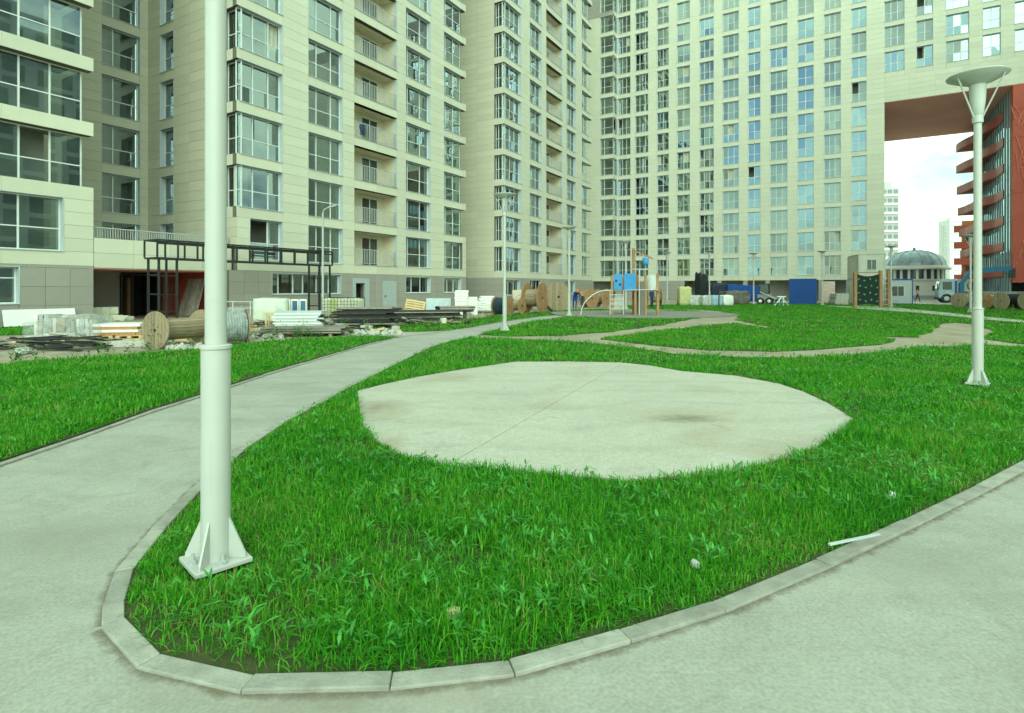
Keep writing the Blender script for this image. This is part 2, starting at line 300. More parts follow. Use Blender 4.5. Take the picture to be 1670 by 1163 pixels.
# kerb stones
def kerb_run(name, pts, width, top, seg, inward=1, flip=False):
    root = struct(link(name, None, None, (0, 0, 0)))
    P = [Vector(p) for p in pts]; k = 0
    for i in range(len(P) - 1):
        a, b = P[i], P[i + 1]; Ld = (b - a).length; n = max(1, round(Ld / seg)); d = (b - a) / Ld; nn = Vector((-d.y, d.x)) * inward
        pa = (P[i] - P[i - 1]).normalized() if i else d; pb = (P[i + 2] - P[i + 1]).normalized() if i + 2 < len(P) else d
        ma = Vector((-(d + pa).y, (d + pa).x)).normalized() * inward; mb = Vector((-(d + pb).y, (d + pb).x)).normalized() * inward
        oa = ma * width / max(0.5, ma.dot(nn)); ob = mb * width / max(0.5, mb.dot(nn))
        for j in range(n):
            t0, t1 = j / n, (j + 1) / n; gap = 0.0016 / Ld
            q0, q1 = a + (b - a) * (t0 + gap), a + (b - a) * (t1 - gap)
            e0 = q0 + (oa if j == 0 else nn * width); e1 = q1 + (ob if j == n - 1 else nn * width)
            tz = top + random.uniform(-0.006, 0.006)
            bevel(MB().prism([q0, q1, e1, e0], -0.08, tz).build('kerb_stone', M_CURB, root), 0.006, 2)
kerb_run('kerb_front', [G(a, b).xy for a, b in kerb_line], 0.095, 0.022, 0.95, -1)
kerb_run('kerb_path_side', [G(a, b).xy for a, b in path_right[6:]], 0.09, 0.02, 0.95, -1)
kerb_run('kerb_left_lawn', [G(a, b).xy for a, b in path_left], 0.075, 0.02, 0.95, -1)

M_DIRT = bpy.data.materials.new('kerb_dirt'); M_DIRT.use_nodes = True
_N = M_DIRT.node_tree.nodes; _K = M_DIRT.node_tree.links.new; _b = _N['Principled BSDF']; _b.inputs['Base Color'].default_value = (0.23, 0.19, 0.13, 1); _b.inputs['Roughness'].default_value = 0.95
_a = _N.new('ShaderNodeAttribute'); _a.attribute_name = 'tint'; _c = _N.new('ShaderNodeTexCoord'); _n = _N.new('ShaderNodeTexNoise'); _n.inputs['Scale'].default_value = 9; _n.inputs['Detail'].default_value = 8; _n.inputs['Roughness'].default_value = .7; _K(_c.outputs['Object'], _n.inputs['Vector'])
_s = _N.new('ShaderNodeMath'); _s.operation = 'ADD'; _K(_a.outputs['Fac'], _s.inputs[0]); _K(_n.outputs['Fac'], _s.inputs[1]); _r = _N.new('ShaderNodeMapRange'); _r.inputs[1].default_value = .95; _r.inputs[2].default_value = 1.35; _r.inputs[4].default_value = .8; _K(_s.outputs[0], _r.inputs[0]); _K(_r.outputs[0], _b.inputs['Alpha'])
def dirt_strip(pts, side, wide, off, z=.004, nm='kerb_dirt'):
    P_ = [Vector(p) for p in pts]; vs = []; tv = []
    for i in range(len(P_)):
        d = (P_[min(i + 1, len(P_) - 1)] - P_[max(i - 1, 0)]).normalized(); nn = Vector((-d.y, d.x)) * side
        for k_, t_ in ((-.01, .75), (.35, .35), (1, 0.0)): q = P_[i] + nn * (off + wide * k_); vs.append((q.x, q.y, z)); tv.append(t_)
    n = len(P_) - 1; me = bpy.data.meshes.new('kerb_dirt'); me.from_pydata(vs, [], [(3 * i + j, 3 * i + 3 + j, 3 * i + 4 + j, 3 * i + 1 + j) for i in range(n) for j in (0, 1)])
    a_ = me.attributes.new('tint', 'FLOAT', 'POINT'); a_.data.foreach_set('value', tv); me.materials.append(M_DIRT); struct(link(nm, me), 'stuff')
dirt_strip([G(a, b).xy for a, b in kerb_line], -1, .17, .095); dirt_strip([G(a, b).xy for a, b in path_right[6:]], -1, .14, .09); dirt_strip([G(a, b).xy for a, b in path_left], -1, .12, .075)
_pp = [Vector(p_) for p_ in pad_poly[:14]]; dirt_strip(_pp, -1, .10, -.03, .031, 'pad_edge_soil')

# ---------------------------------------------------------------- grass
def inside(x, y, poly):
    r = np.zeros(len(x), bool); n = len(poly)
    for i in range(n):
        x0, y0 = poly[i]; x1, y1 = poly[(i + 1) % n]
        if y0 == y1: continue
        c = ((y0 > y) != (y1 > y)) & (x < (x1 - x0) * (y - y0) / (y1 - y0) + x0); r ^= c
    return r
def patch(x, y, s=1.0):
    x, y = x * s, y * s
    return (np.sin(1.7 * x + 0.6 * y + 1.3 * np.sin(0.9 * y)) + np.sin(-0.8 * x + 2.1 * y + 1.7 * np.sin(1.1 * x + 2)) + np.sin(3.1 * x + 2.3 * y + 1.1 * np.sin(2.3 * y - x)) * 0.7) / 2.7
def sample(poly, y0, y1, dens):
    xs = [p[0] for p in poly]; ys = [p[1] for p in poly]
    X0, X1, Y0, Y1 = min(xs), max(xs), max(min(ys), y0), min(max(ys), y1)
    if Y1 <= Y0: return np.zeros(0), np.zeros(0)
    X0 = max(X0, -1.05 * Y1 - 0.5); X1 = min(X1, 1.05 * Y1 + 0.5)
    n = int((X1 - X0) * (Y1 - Y0) * dens)
    if n <= 0: return np.zeros(0), np.zeros(0)
    x = rng.uniform(X0, X1, n); y = rng.uniform(Y0, Y1, n)
    k = inside(x, y, poly) & (np.abs(x) < 1.03 * y + 0.4)
    return x[k], y[k]
def blades_object(name, x, y, h, w, m, lean=0.9, z=LZ):
    """curved, drooping blades: three segments each"""
    n = len(x); ph = rng.uniform(0, 2 * np.pi, n) + 1.2 * patch(x, y, 0.7); th = ph + np.pi / 2 + rng.normal(0, 0.5, n)
    sx, sy = np.cos(th) * w / 2, np.sin(th) * w / 2
    ln = h * np.minimum(np.abs(rng.normal(0.25, lean, n)), 1.6); lx, ly = np.cos(ph) * ln, np.sin(ph) * ln
    dr = np.clip(0.18 + 0.42 * (ln / h), 0, 0.78); V = np.zeros((n, 7, 3), np.float32); zz = np.zeros(n) + z - 0.005
    for i, (t, ww) in enumerate(((0, 1.0), (0.42, 1.0), (0.76, 0.7))):
        ox, oy, oz = lx * t ** 1.7, ly * t ** 1.7, h * (1.25 * t - dr * t * t)
        V[:, 2 * i] = np.stack([x + ox - sx * ww, y + oy - sy * ww, zz + oz], 1); V[:, 2 * i + 1] = np.stack([x + ox + sx * ww, y + oy + sy * ww, zz + oz], 1)
    V[:, 6] = np.stack([x + lx, y + ly, zz + h * (1.25 - dr)], 1)
    return raw_mesh(name, V.reshape(-1, 3), np.array([[0, 1, 3, 2], [2, 3, 5, 4]]), np.array([[4, 5, 6]]), 7, n, np.repeat(rng.random(n), 7), m)
def raw_mesh(name, V, quads, tris, stride, n, tintv, m):
    off = (np.arange(n) * stride)[:, None, None]
    q = (quads[None] + off).reshape(-1); t = (tris[None] + off).reshape(-1)
    nq, nt_ = len(q) // 4, len(t) // 3
    me = bpy.data.meshes.new(name); me.vertices.add(len(V)); me.vertices.foreach_set('co', V.astype(np.float32).ravel())
    me.loops.add(len(q) + len(t)); me.loops.foreach_set('vertex_index', np.concatenate([q, t]).astype(np.int32))
    me.polygons.add(nq + nt_); st = np.concatenate([np.arange(nq) * 4, nq * 4 + np.arange(nt_) * 3]); me.polygons.foreach_set('loop_start', st.astype(np.int32))
    me.polygons.foreach_set('use_smooth', np.ones(nq + nt_, bool))
    at_ = me.attributes.new('tint', 'FLOAT', 'POINT'); at_.data.foreach_set('value', tintv.astype(np.float32))
    me.materials.append(m); me.update(); me.validate()
    return link(name, me)
def leaf_material(name, ramp, trans=0.35, rough=0.5, spec=0.3):
    m = bpy.data.materials.new(name); m.use_nodes = True; nt = m.node_tree; N = nt.nodes; K = nt.links.new; b = N['Principled BSDF']; o = N['Material Output']
    a = N.new('ShaderNodeAttribute'); a.attribute_name = 'tint'; r = N.new('ShaderNodeValToRGB')
    while len(r.color_ramp.elements) < len(ramp): r.color_ramp.elements.new(0.5)
    for e, (p, c) in zip(r.color_ramp.elements, ramp): e.position = p; e.color = (*c, 1)
    c = N.new('ShaderNodeTexCoord'); n = N.new('ShaderNodeTexNoise'); n.inputs['Scale'].default_value = 0.9; n.inputs['Detail'].default_value = 5; K(c.outputs['Object'], n.inputs['Vector'])
    ad = N.new('ShaderNodeMath'); ad.operation = 'MULTIPLY_ADD'; ad.inputs[1].default_value = 1.2; ad.inputs[2].default_value = -0.58; K(n.outputs['Fac'], ad.inputs[0])
    ad2 = N.new('ShaderNodeMath'); ad2.operation = 'ADD'; ad2.use_clamp = True; K(ad.outputs[0], ad2.inputs[0]); K(a.outputs['Fac'], ad2.inputs[1])
    K(ad2.outputs[0], r.inputs[0]); K(r.outputs[0], b.inputs['Base Color']); b.inputs['Roughness'].default_value = rough; b.inputs['Specular IOR Level'].default_value = spec
    t = N.new('ShaderNodeBsdfTranslucent'); K(r.outputs[0], t.inputs[0]); mi = N.new('ShaderNodeMixShader'); mi.inputs[0].default_value = trans
    K(b.outputs[0], mi.inputs[1]); K(t.outputs[0], mi.inputs[2]); K(mi.outputs[0], o.inputs[0]); return m
M_GRASS = leaf_material('grass_blade', [(0.0, (0.022, 0.20, 0.008)), (0.4, (0.045, 0.31, 0.010)), (0.8, (0.11, 0.43, 0.018)), (0.994, (0.17, 0.47, 0.035)), (1.0, (0.28, 0.33, 0.09))])
M_WEED = leaf_material('weed_leaf', [(0.0, (0.022, 0.20, 0.014)), (0.5, (0.045, 0.30, 0.026)), (1.0, (0.095, 0.41, 0.05))], 0.25, 0.4, 0.45)
M_DULL = leaf_material('tall_weed_leaf', [(0.0, (0.05, 0.16, 0.03)), (0.5, (0.09, 0.22, 0.05)), (1.0, (0.18, 0.28, 0.09))], 0.4, 0.6, 0.2)

bands = [(0, 4.2, 6600, 0.088, 0.0055), (4.2, 7.0, 3700, 0.086, 0.0072), (7.0, 12, 1450, 0.084, 0.011), (12, 22, 420, 0.075, 0.019), (22, 60, 85, 0.07, 0.042)]
GX, GY, GH, GW, GZL = [], [], [], [], []
for key, poly in lawn_polys.items():
    for (y0, y1, d, h, w) in bands:
        x, y = sample(poly, y0, y1, d)
        if len(x) == 0: continue
        k = ~inside(x, y, pad_poly)
        k &= np.hypot(x - G(1043, 512.6).x, (y - G(1043, 512.6).y) * 1.2) > 5.6
        bare = patch(x + 3, y + 1, 0.9) + 0.5 * patch(x, y, 4)          # thin spots in the turf
        k &= (bare > -0.66) | (rng.random(len(x)) < 0.30)
        k &= np.hypot(x + 1.69, y - 3.25) > 0.12
        dk = kerb_dist(x, y) if key in ('island', 'left') else np.full(len(x), 9.0)
        k &= (dk > 0.012) & ((dk > 0.07) | (rng.random(len(x)) < 0.45 + 0.4 * (patch(x, y, 2.2) > 0)))
        x, y = x[k], y[k]; hs_ = np.clip(np.hypot(x + 1.69, y - 3.25) / 0.33, 0.4, 1) * np.clip(0.5 + dk[k] * 2.4, 0, 1); GZL.append(np.full(len(x), 0.004 if key == 'island' else LAWN_Z[key]))
        GX.append(x); GY.append(y); GH.append(h * rng.uniform(0.55, 1.35, len(x)) * (1 + 0.35 * patch(x, y, 1.3)) * hs_); GW.append(w * rng.uniform(0.7, 1.3, len(x)))
GX, GY, GH, GW, GZL = map(np.concatenate, (GX, GY, GH, GW, GZL))
struct(blades_object('grass', GX, GY, GH, GW, M_GRASS, z=GZL), 'stuff')

def leaves_object(name, P, az, el, ln, wd, m, tintv=None):
    n = len(P); d = np.stack([np.cos(az) * np.cos(el), np.sin(az) * np.cos(el), np.sin(el)], 1); s = np.stack([-np.sin(az), np.cos(az), np.zeros(n)], 1)
    up = np.cross(d, s); V = np.zeros((n, 7, 3), np.float32); lnc, wdc = ln[:, None], wd[:, None]
    dn = np.array([[0, 0, -1.0]])
    V[:, 0] = P; V[:, 6] = P + d * lnc + dn * lnc * 0.28
    for i, (t, ww) in enumerate(((0.35, 0.5), (0.7, 0.36))):
        c = P + d * lnc * t + dn * lnc * 0.28 * t * t
        V[:, 1 + 2 * i] = c - s * wdc * ww + up * wdc * 0.12; V[:, 2 + 2 * i] = c + s * wdc * ww + up * wdc * 0.12
    V[:, 5] = P + d * lnc * .35
    return raw_mesh(name, V.reshape(-1, 3), np.array([[1, 2, 4, 3]]), np.array([[0, 2, 1], [3, 4, 6]]), 7, n, np.repeat(rng.random(n) if tintv is None else tintv, 7), m)
def rosettes(x, y, nl, l0, l1, z0=LZ, hmax=0.06):
    k = np.repeat(np.arange(len(x)), nl); n = len(k)
    P = np.stack([x[k] + rng.normal(0, 0.008, n), y[k] + rng.normal(0, 0.008, n), z0 + rng.uniform(0.01, hmax, n)], 1)
    return P, rng.uniform(0, 6.283, n), rng.uniform(0.1, 1.15, n), rng.uniform(l0, l1, n)
W = []
for (y0, y1, d, l0, l1) in ((0, 5.2, 80, 0.045, 0.095), (5.2, 9, 48, 0.05, 0.095), (9, 18, 18, 0.06, 0.11)):
    for key in ('island', 'left'):
        x, y = sample(lawn_polys[key], y0, y1, d)
        k = ~inside(x, y, pad_poly) & (kerb_dist(x, y) > .07) & (np.hypot(x + 1.69, y - 3.25) > 0.3) & (patch(x, y, 1.15) + 0.35 * patch(x + 9, y, 3) > rng.uniform(-0.75, 0.55, len(x)))
        W.append(rosettes(x[k], y[k], 8, l0, l1, hmax=0.085))
P, az, el, ln = [np.concatenate(c) for c in zip(*W)]
struct(leaves_object('broadleaf_weeds', P, az, el, ln, ln * rng.uniform(0.13, 0.24, len(ln)), M_WEED), 'stuff')

# ---------------------------------------------------------------- buildings: facade kit
MESHC = {}
def cached(key, fn):
    if key not in MESHC: MESHC[key] = fn()
    return MESHC[key]
def project(p):
    return (CX + F * p.x / max(p.y, 0.1), HZ - F * (p.z - CH) / max(p.y, 0.1))
class Building:
    def __init__(s, name, label, cat, u0, w0):
        s.u0, s.w0 = u0, w0; s.root = thing(name, label, cat, BW(u0, w0), TH); s.panels = []
    def box(s, name, m, u0, u1, w0, w1, z0, z1, parent=None):
        return MB().box(u0 - s.u0, u1 - s.u0, w0 - s.w0, w1 - s.w0, z0, z1).build(name, m, parent or s.root)
    def emit(s, most=300, name='panel'):
        items = []
        for fac, a0, a1, z0, z1, m in s.panels:
            c = [project(fac.world(a, 0, z)) for a, z in ((a0, z0), (a1, z0), (a1, z1), (a0, z1))]
            ar = abs(sum(c[i][0] * c[(i + 1) % 4][1] - c[(i + 1) % 4][0] * c[i][1] for i in range(4))) / 2
            vis = any(-40 < x < 1710 and y > -40 for x, y in c)
            items.append((ar if vis else 0, fac, a0, a1, z0, z1, m))
        items.sort(key=lambda t: -t[0]); rest = {}
        G_ = 0.006
        for i, (ar, fac, a0, a1, z0, z1, m) in enumerate(items):
            if i < most and ar > 0:
                w, h = round(a1 - a0, 2), round(z1 - z0, 3)
                me = cached(('panel', w, h, m.name), lambda: MB().box(G_, w - G_, 0, 0.03, G_, h - G_).mesh(name, m))
                fac.put(name, me, a0, 0, z0)
            else:
                mb = rest.setdefault((id(fac), m.name), (fac, m, MB()))[2]
                mb.box(a0 + G_, a1 - G_, 0, 0.03, z0 + G_, z1 - G_)
        for fac, m, mb in rest.values():
            o = fac.put('cladding_panels', mb.mesh('cladding_panels', m), 0, 0, 0); o['kind'] = 'stuff'

class Fac:
    def __init__(s, b, u, w, rot): s.b, s.u, s.w, s.rot = b, u, w, math.radians(rot); s.back = MB()
    def loc(s, a, d, z):
        c, n = math.cos(s.rot), math.sin(s.rot)
        return Vector((a * c - d * n + s.u - s.b.u0, a * n + d * c + s.w - s.b.w0, z))
    def world(s, a, d, z):
        p = s.loc(a, d, z); return BW(p.x + s.b.u0, p.y + s.b.w0, z)
    def put(s, name, me, a, d, z, rx=0.0): return link(name, me, s.b.root, s.loc(a, d, z), (rx, 0, s.rot))
    def wall(s, a0, a1, z0, z1, m, rows=None, maxw=2.0, thick=0.42):
        if a1 - a0 < 0.02: return
        s.back.box(a0 + .034, a1 - .034, 0.033, thick, z0, z1)
        n = max(1, math.ceil((a1 - a0) / maxw)); zs = [z0 + (z1 - z0) * i / (rows or 1) for i in range((rows or 1) + 1)]
        for i in range(n):
            for j in range(len(zs) - 1):
                s.b.panels.append((s, a0 + (a1 - a0) * i / n, a0 + (a1 - a0) * (i + 1) / n, zs[j], zs[j + 1], m))
    def finish(s): s.put('wall', s.back.mesh('wall', M_JOINT), 0, 0, 0)
    def window(s, a0, a1, z0, z1, mull=(), trans=(0.42,), depth=0.30, glass=None, sep=False, curtain=0.0, reveal=True, cmat=None, sides='LRTB', name='window', openp=-1):
        w, h = round(a1 - a0, 2), round(z1 - z0, 2); glass = glass or M_GLASS; FB = 0.055
        if openp < 0 and random.random() < .09: openp = random.randrange(max(1, len(mull) + 1)) * (len(trans) + 1) + len(trans)
        mull, trans = tuple(round(x, 3) for x in mull), tuple(trans)
        def fr():
            mb = MB(); mb.box(0, FB, 0, .07, 0, h); mb.box(w - FB, w, 0, .07, 0, h); mb.box(FB, w - FB, 0, .07, 0, FB); mb.box(FB, w - FB, 0, .07, h - FB, h)
            xs = [0.0] + [m * w for m in mull] + [w]
            for m in mull: mb.box(m * w - FB * .6, m * w + FB * .6, -0.004, .066, FB, h - FB)
            for t in trans:
                for i in range(len(xs) - 1): mb.box(xs[i] + FB * (.6 if i else 1), xs[i + 1] - FB * (.6 if i < len(xs) - 2 else 1), 0.002, .068, t * h - FB * .45, t * h + FB * .45)
            return mb.mesh('window', M_FRAME)
        o = s.put(name, cached(('win', w, h, mull, trans), fr), a0, depth, z0)
        xs = [FB] + [m * w for m in mull] + [w - FB]; zs = [FB] + [t * h for t in trans] + [h - FB]
        cells = [(xs[i], xs[i + 1], zs[j], zs[j + 1]) for i in range(len(xs) - 1) for j in range(len(zs) - 1)]
        if sep:
            for ci, (x0, x1, y0, y1) in enumerate(cells):
                if ci == openp: continue
                pw, ph = round(x1 - x0, 2), round(y1 - y0, 2)
                me = cached(('pane', pw, ph, glass.name), lambda: quad_mesh([(-pw / 2, pw / 2, -ph / 2, ph / 2, 0, 0)], 'pane', glass))
                link('pane', me, o, ((x0 + x1) / 2, .035, (y0 + y1) / 2), (random.gauss(0, .006), 0, random.gauss(0, .008)))
        else:
            v = random.randrange(6)
            me = cached(('glaz', w, h, mull, trans, glass.name, v, openp), lambda: quad_mesh([(*c, random.gauss(0, .008), random.gauss(0, .010)) for i_, c in enumerate(cells) if i_ != openp], 'pane', glass))
            link('pane', me, o, (0, .035, 0))
        if reveal:
            def rv():
                mb = MB(); t = .03
                if 'L' in sides: mb.box(-t, 0.001, -depth - .012, .08, -t, h + t)
                if 'R' in sides: mb.box(w - .001, w + t, -depth - .012, .08, -t, h + t)
                mb.box(0, w, -depth - .012, .08, h - 0.001, h + t); mb.box(-t, w + t, -depth - .05, .08, -t, 0.001)
                return mb.mesh('reveal', M_REVEAL)
            link('reveal', cached(('rev', w, h, depth, sides), rv), o)
        if curtain > 0.05:
            cm = cmat or M_CURT; side = random.random() < .5; v = random.randrange(3); cf = round(curtain, 1)
            def cu():
                mb = MB(); n = max(6, int(cf * w / .09)); vs = []
                for i in range(n + 1):
                    x = i / n * cf * w; y = .03 * math.sin(i * 1.9 + v) + .015 * math.sin(i * .7 + v * 2)
                    vs += [(x, y, .02), (x, y * .8, h - .02)]
                mb._add(vs, [(2 * i, 2 * i + 2, 2 * i + 3, 2 * i + 1) for i in range(n)], True); return mb.mesh('curtain', cm)
            link('curtain', cached(('cur', w, h, cf, v, cm.name), cu), o, (0 if side else w * (1 - cf), .2, 0))
        return o
    def loggia(s, a0, a1, z0, z1, deep=1.5):
        w, h = round(a1 - a0, 2), round(z1 - z0, 2)
        def sh():
            mb = MB(); d0 = .03
            mb.box(-.02, w + .02, deep, deep + .1, -.02, h + .3); mb.box(-.1, 0, d0, deep, -.3, h + .3); mb.box(w, w + .1, d0, deep, -.3, h + .3)
            mb.box(0, w, d0, deep, h, h + .2); mb.box(0, w, d0, deep, -.2, 0); return mb.mesh('loggia', M_LOGGIA)
        o = s.put('loggia', cached(('log', w, h), sh), a0, 0, z0)
        def door():
            mb = MB(); x0 = w * .48; x1 = w * .86
            for xa, xb in ((x0, x0 + .06), (x1 - .06, x1), ((x0 + x1) / 2 - .04, (x0 + x1) / 2 + .04)): mb.box(xa, xb, deep - .06, deep - .002, 0, 2.15)
            mb.box(x0, x1, deep - .06, deep - .002, 2.1, 2.18); return mb.mesh('door_frame', M_FRAME)
        d = link('door', cached(('ldoor', w), door), o)
        x0 = w * .48 + .06; x1 = w * .86 - .06
        link('pane', cached(('lpane', w), lambda: MB().box(x0, x1, deep - .04, deep - .004, 0.02, 2.09).mesh('pane', mat('dark_door_glass', (0.05, 0.07, 0.065), 0.08, 0.1, spec=0.7))), d)
        def rail():
            mb = MB(); mb.box(0.01, w - .01, .05, .085, 1.1, 1.14); mb.box(0.01, w - .01, .05, .085, .1, .13); n = int(w / .17)
            for i in range(1, n): mb.box(i * w / n - .016, i * w / n + .016, .052, .084, .13, 1.1)
            return mb.mesh('railing', M_RAIL)
        link('railing', cached(('lrail', w), rail), o)
        link('sill', cached(('lsill', w), lambda: MB().box(-.01, w + .03, -.05, .05, -.025, 0.0).mesh('sill', M_REVEAL)), o)
        link('reveal', cached(('lrev', w, h), lambda: MB().box(w - .025, w - .001, -.01, .30, 0, h).mesh('reveal', M_REVEAL)), o)
        return o
def quad_mesh(cells, name, m):
    mb = MB()
    for x0, x1, z0, z1, tx, tz in cells:
        cx = (x0 + x1) / 2; cz = (z0 + z1) / 2
        f = lambda x, z: (x, (x - cx) * tz + (z - cz) * tx, z)
        mb._add([f(x0, z0), f(x1, z0), f(x1, z1), f(x0, z1)], [(0, 1, 2, 3)])
    return mb.mesh(name, m)
def sill(k): return 3 * k + .26
def head(k): return 3 * k + 2.64
def grid(fac, a0, a1, cols, k0, k1, m, upper=None, base=2.62, maxw=2.0, skip=None):
    """piers and spandrels between the window columns; cols sorted [(a0,a1)]"""
    edges = []; x = a0
    for c in cols:
        edges.append((x, c[0])); x = c[1]
    edges.append((x, a1))
    for k in range(k0, k1 + 1):
        mm = upper[1] if upper and k >= upper[0] else m
        zb = base if k == k0 else 3 * k - .36
        for e in edges: fac.wall(e[0], e[1], zb, sill(k), mm, 1, maxw)
        for c in cols: fac.wall(c[0], c[1], zb, sill(k), mm, 1, max(maxw, 3.4))
        for e in edges: fac.wall(e[0], e[1], sill(k), head(k), mm, 4, maxw)
def slabs(b, m, rects, k0, k1):
    for k in range(k0, k1 + 1):
        for (u0, u1, w0, w1) in rects: b.box('floor_slab', m, u0, u1, w0, w1, 3 * k - .28, 3 * k + .02)
M_CEIL = mat('plaster_ceiling', (0.40, 0.40, 0.36), 0.9, 0.1)

# ---- left wing with the glass bay, recess and terrace over the entrance
W0 = 30.1
b0 = Building('apartment_block', 'beige apartment block at the left edge with wide glass bays and set-back wall', 'building', 13.1, W0)
f = Fac(b0, 0, W0, 0); UL = 3.0; UE = u_at(152.5, W0); KT = 7
gm = (u_at(30, W0 + .45) - UL) / (u_at(133, W0 + .45) - UL); gm2 = (u_at(81, W0 + .45) - UL) / (u_at(133, W0 + .45) - UL)
for k in range(2, KT + 1):
    f.wall(UL, UE, 3 * k - .36, sill(k), M_BEIGE, 1, 4.4)
    f.window(UL, u_at(133, W0 + .45), sill(k), head(k), (gm - .34, gm - .17, gm, gm2), (.42,), .45, sep=True, reveal=False, curtain=0)
    b0.box('corner_glazing', M_GLASS, u_at(133, W0 + .45) - .02, u_at(133, W0 + .45) - .01, W0 + .55, W0 + 2.4, sill(k), head(k))
e1 = u_at(103, W0)
f.wall(UL, UE, 2.62, 3.26, M_BEIGE, 1, 3.4); f.wall(e1, UE, 3.26, 5.64, M_BEIGE, 4, 3.4)
f.window(UL, e1, 3.26, 5.64, ((u_at(-130, W0) - UL) / (e1 - UL), (u_at(29, W0 + .3) - UL) / (e1 - UL)), (.42,), .3, sep=True)
e0 = u_at(31, W0)
f.window(UL, e0, 0.95, 2.5, (.4, .7), (.7,), .3, sep=True); f.wall(UL, e0, 0, .95, M_BROWN, 2, 1.0); f.wall(e0, UE, 0, 2.5, M_BROWN, 3, .95); f.wall(UL, UE, 2.5, 2.62, M_BROWN, 1, 3)
f.finish()
WR = 38.9
f = Fac(b0, 0, WR, 0); wc = (u_at(166, WR), u_at(228, WR))
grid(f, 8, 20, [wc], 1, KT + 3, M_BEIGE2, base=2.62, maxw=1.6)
for k in range(1, KT + 4): f.window(*wc, sill(k), head(k), (.33,), (.4,), .25, sep=True)
f.finish()
b0.box('inner_wall', M_ROOM, UL, 20, WR + 1.6, WR + 12, 0, 46); b0.box('inner_wall', M_ROOM, UL - 10, UE - 1.2, W0 + 1.9, WR + 1.6, 0, 46)
b0.box('gable_wall', M_BEIGE2, UL - 10, UL - .05, W0, WR + 12, 0, 46)
b0.box('upper_storeys', M_BEIGE2, 8, 20, WR, WR + 12, 3 * (KT + 4), 46); b0.box('upper_storeys', M_BEIGE, UL, UE, W0, WR, 3 * KT + 2.66, 46)
slabs(b0, M_CEIL, [(UL, UE - .6, W0 + .42, W0 + 1.9), (8, 20, WR + .42, WR + 1.6)], 1, KT + 1)
# terrace parapet and entrance
f = Fac(b0, 0, W0 - .02, 0); f.wall(UE + .01, 19.96, 2.55, 3.95, M_BEIGE, 2, 2.2); f.finish()
b0.box('terrace_slab', M_CEIL, UE, 19.96, W0 + .42, WR, 2.62, 3.0)
mb = MB(); n = 60
for i in range(n + 1):
    x = UE + .1 + (19.8 - UE - .1) * i / n; mb.box(x - .015, x + .015, W0 + .12, W0 + .15, 3.97, 4.42)
mb.box(UE + .05, 19.9, W0 + .10, W0 + .17, 4.42, 4.47); mb2 = MB(); mb2.v = [(a - b0.u0, b - b0.w0, c) for a, b, c in mb.v]; mb2.f = mb.f; mb2.sm = mb.sm; mb2.build('railing', M_RAIL, b0.root)
b0.box('soffit', M_SOFFIT, UE + .02, 19.5, W0 + .05, 36.5, 2.50, 2.545)
b0.box('entrance_wall', M_BROWN, UE - .3, UE - .004, W0 + .43, 34.4, 0, 2.5)
b0.box('entrance_wall', M_RED, 19.42, 19.7, W0 + .02, 34.4, 0, 2.5)
xd = lambda p: u_at(p, 34.4)
b0.box('entrance_wall', M_BROWN, UE, xd(197), 34.4, 34.6, 0, 2.5); b0.box('entrance_wall', M_RED, xd(262), 19.5, 34.4, 34.6, 0, 2.5)
b0.box('entrance_wall', M_BLACK, xd(197) - .4, 20.2, 36.5, 36.6, 0, 2.6); b0.box('entrance_wall', M_BLACK, xd(262), xd(262) + .1, 34.61, 36.5, 0, 2.5); b0.box('entrance_wall', M_ROOM, xd(197) - .1, xd(197), 34.6, 36.5, 0, 2.5)  # black walls put the darkness inside the doorway into their colour
b0.box('door', M_WOODR, xd(220), xd(226), 35.2, 35.9, 0, 2.2)
for p in (197, 215, 240, 262): b0.box('door_frame', M_DARK, xd(p) - .05, xd(p) + .05, 34.3, 34.42, 0, 2.4)
b0.box('door_frame', M_DARK, xd(197), xd(262), 34.3, 34.38, 2.3, 2.4)
for p0, p1 in ((268, 281), (283, 297)): b0.box('door', mat('red_brown_door', (0.20, 0.07, 0.05), 0.6), xd(p0), xd(p1), 34.33, 34.395, .05, 2.1)
b0.emit()

# ---- middle block with loggias
W1 = 29.6
b1 = Building('apartment_block', 'beige apartment block with one column of loggias, behind the tall near lamp', 'building', 31, W1)
f = Fac(b1, 0, W1, 0); U1 = u_at(760, W1); U10 = 20.0
cc = [(u_at(386, W1), u_at(461, W1)), (u_at(503, W1), u_at(559, W1)), (u_at(578, W1), u_at(648, W1)), (u_at(662, W1), u_at(702, W1)), (u_at(724, W1), u_at(754.5, W1))]
c1 = [(u_at(408, W1), cc[0][1])] + cc[1:]
K1 = 10
grid(f, U10, U1, c1, 1, 1, M_BEIGE, maxw=2.2)
for k in range(2, K1 + 1):
    zb = 3 * k - .36; ed = [(U10, cc[0][0])] + [(cc[i][1], cc[i + 1][0]) for i in range(4)] + [(cc[4][1], U1)]
    for e in ed: f.wall(e[0], e[1], zb, sill(k), M_BEIGE, 1, 2.2)
    for c in cc: f.wall(c[0], c[1], zb, sill(k), M_BEIGE, 1, 4)
    for e in ed[1:-1]: f.wall(e[0], e[1], sill(k), head(k), M_BEIGE, 4, 2.2)
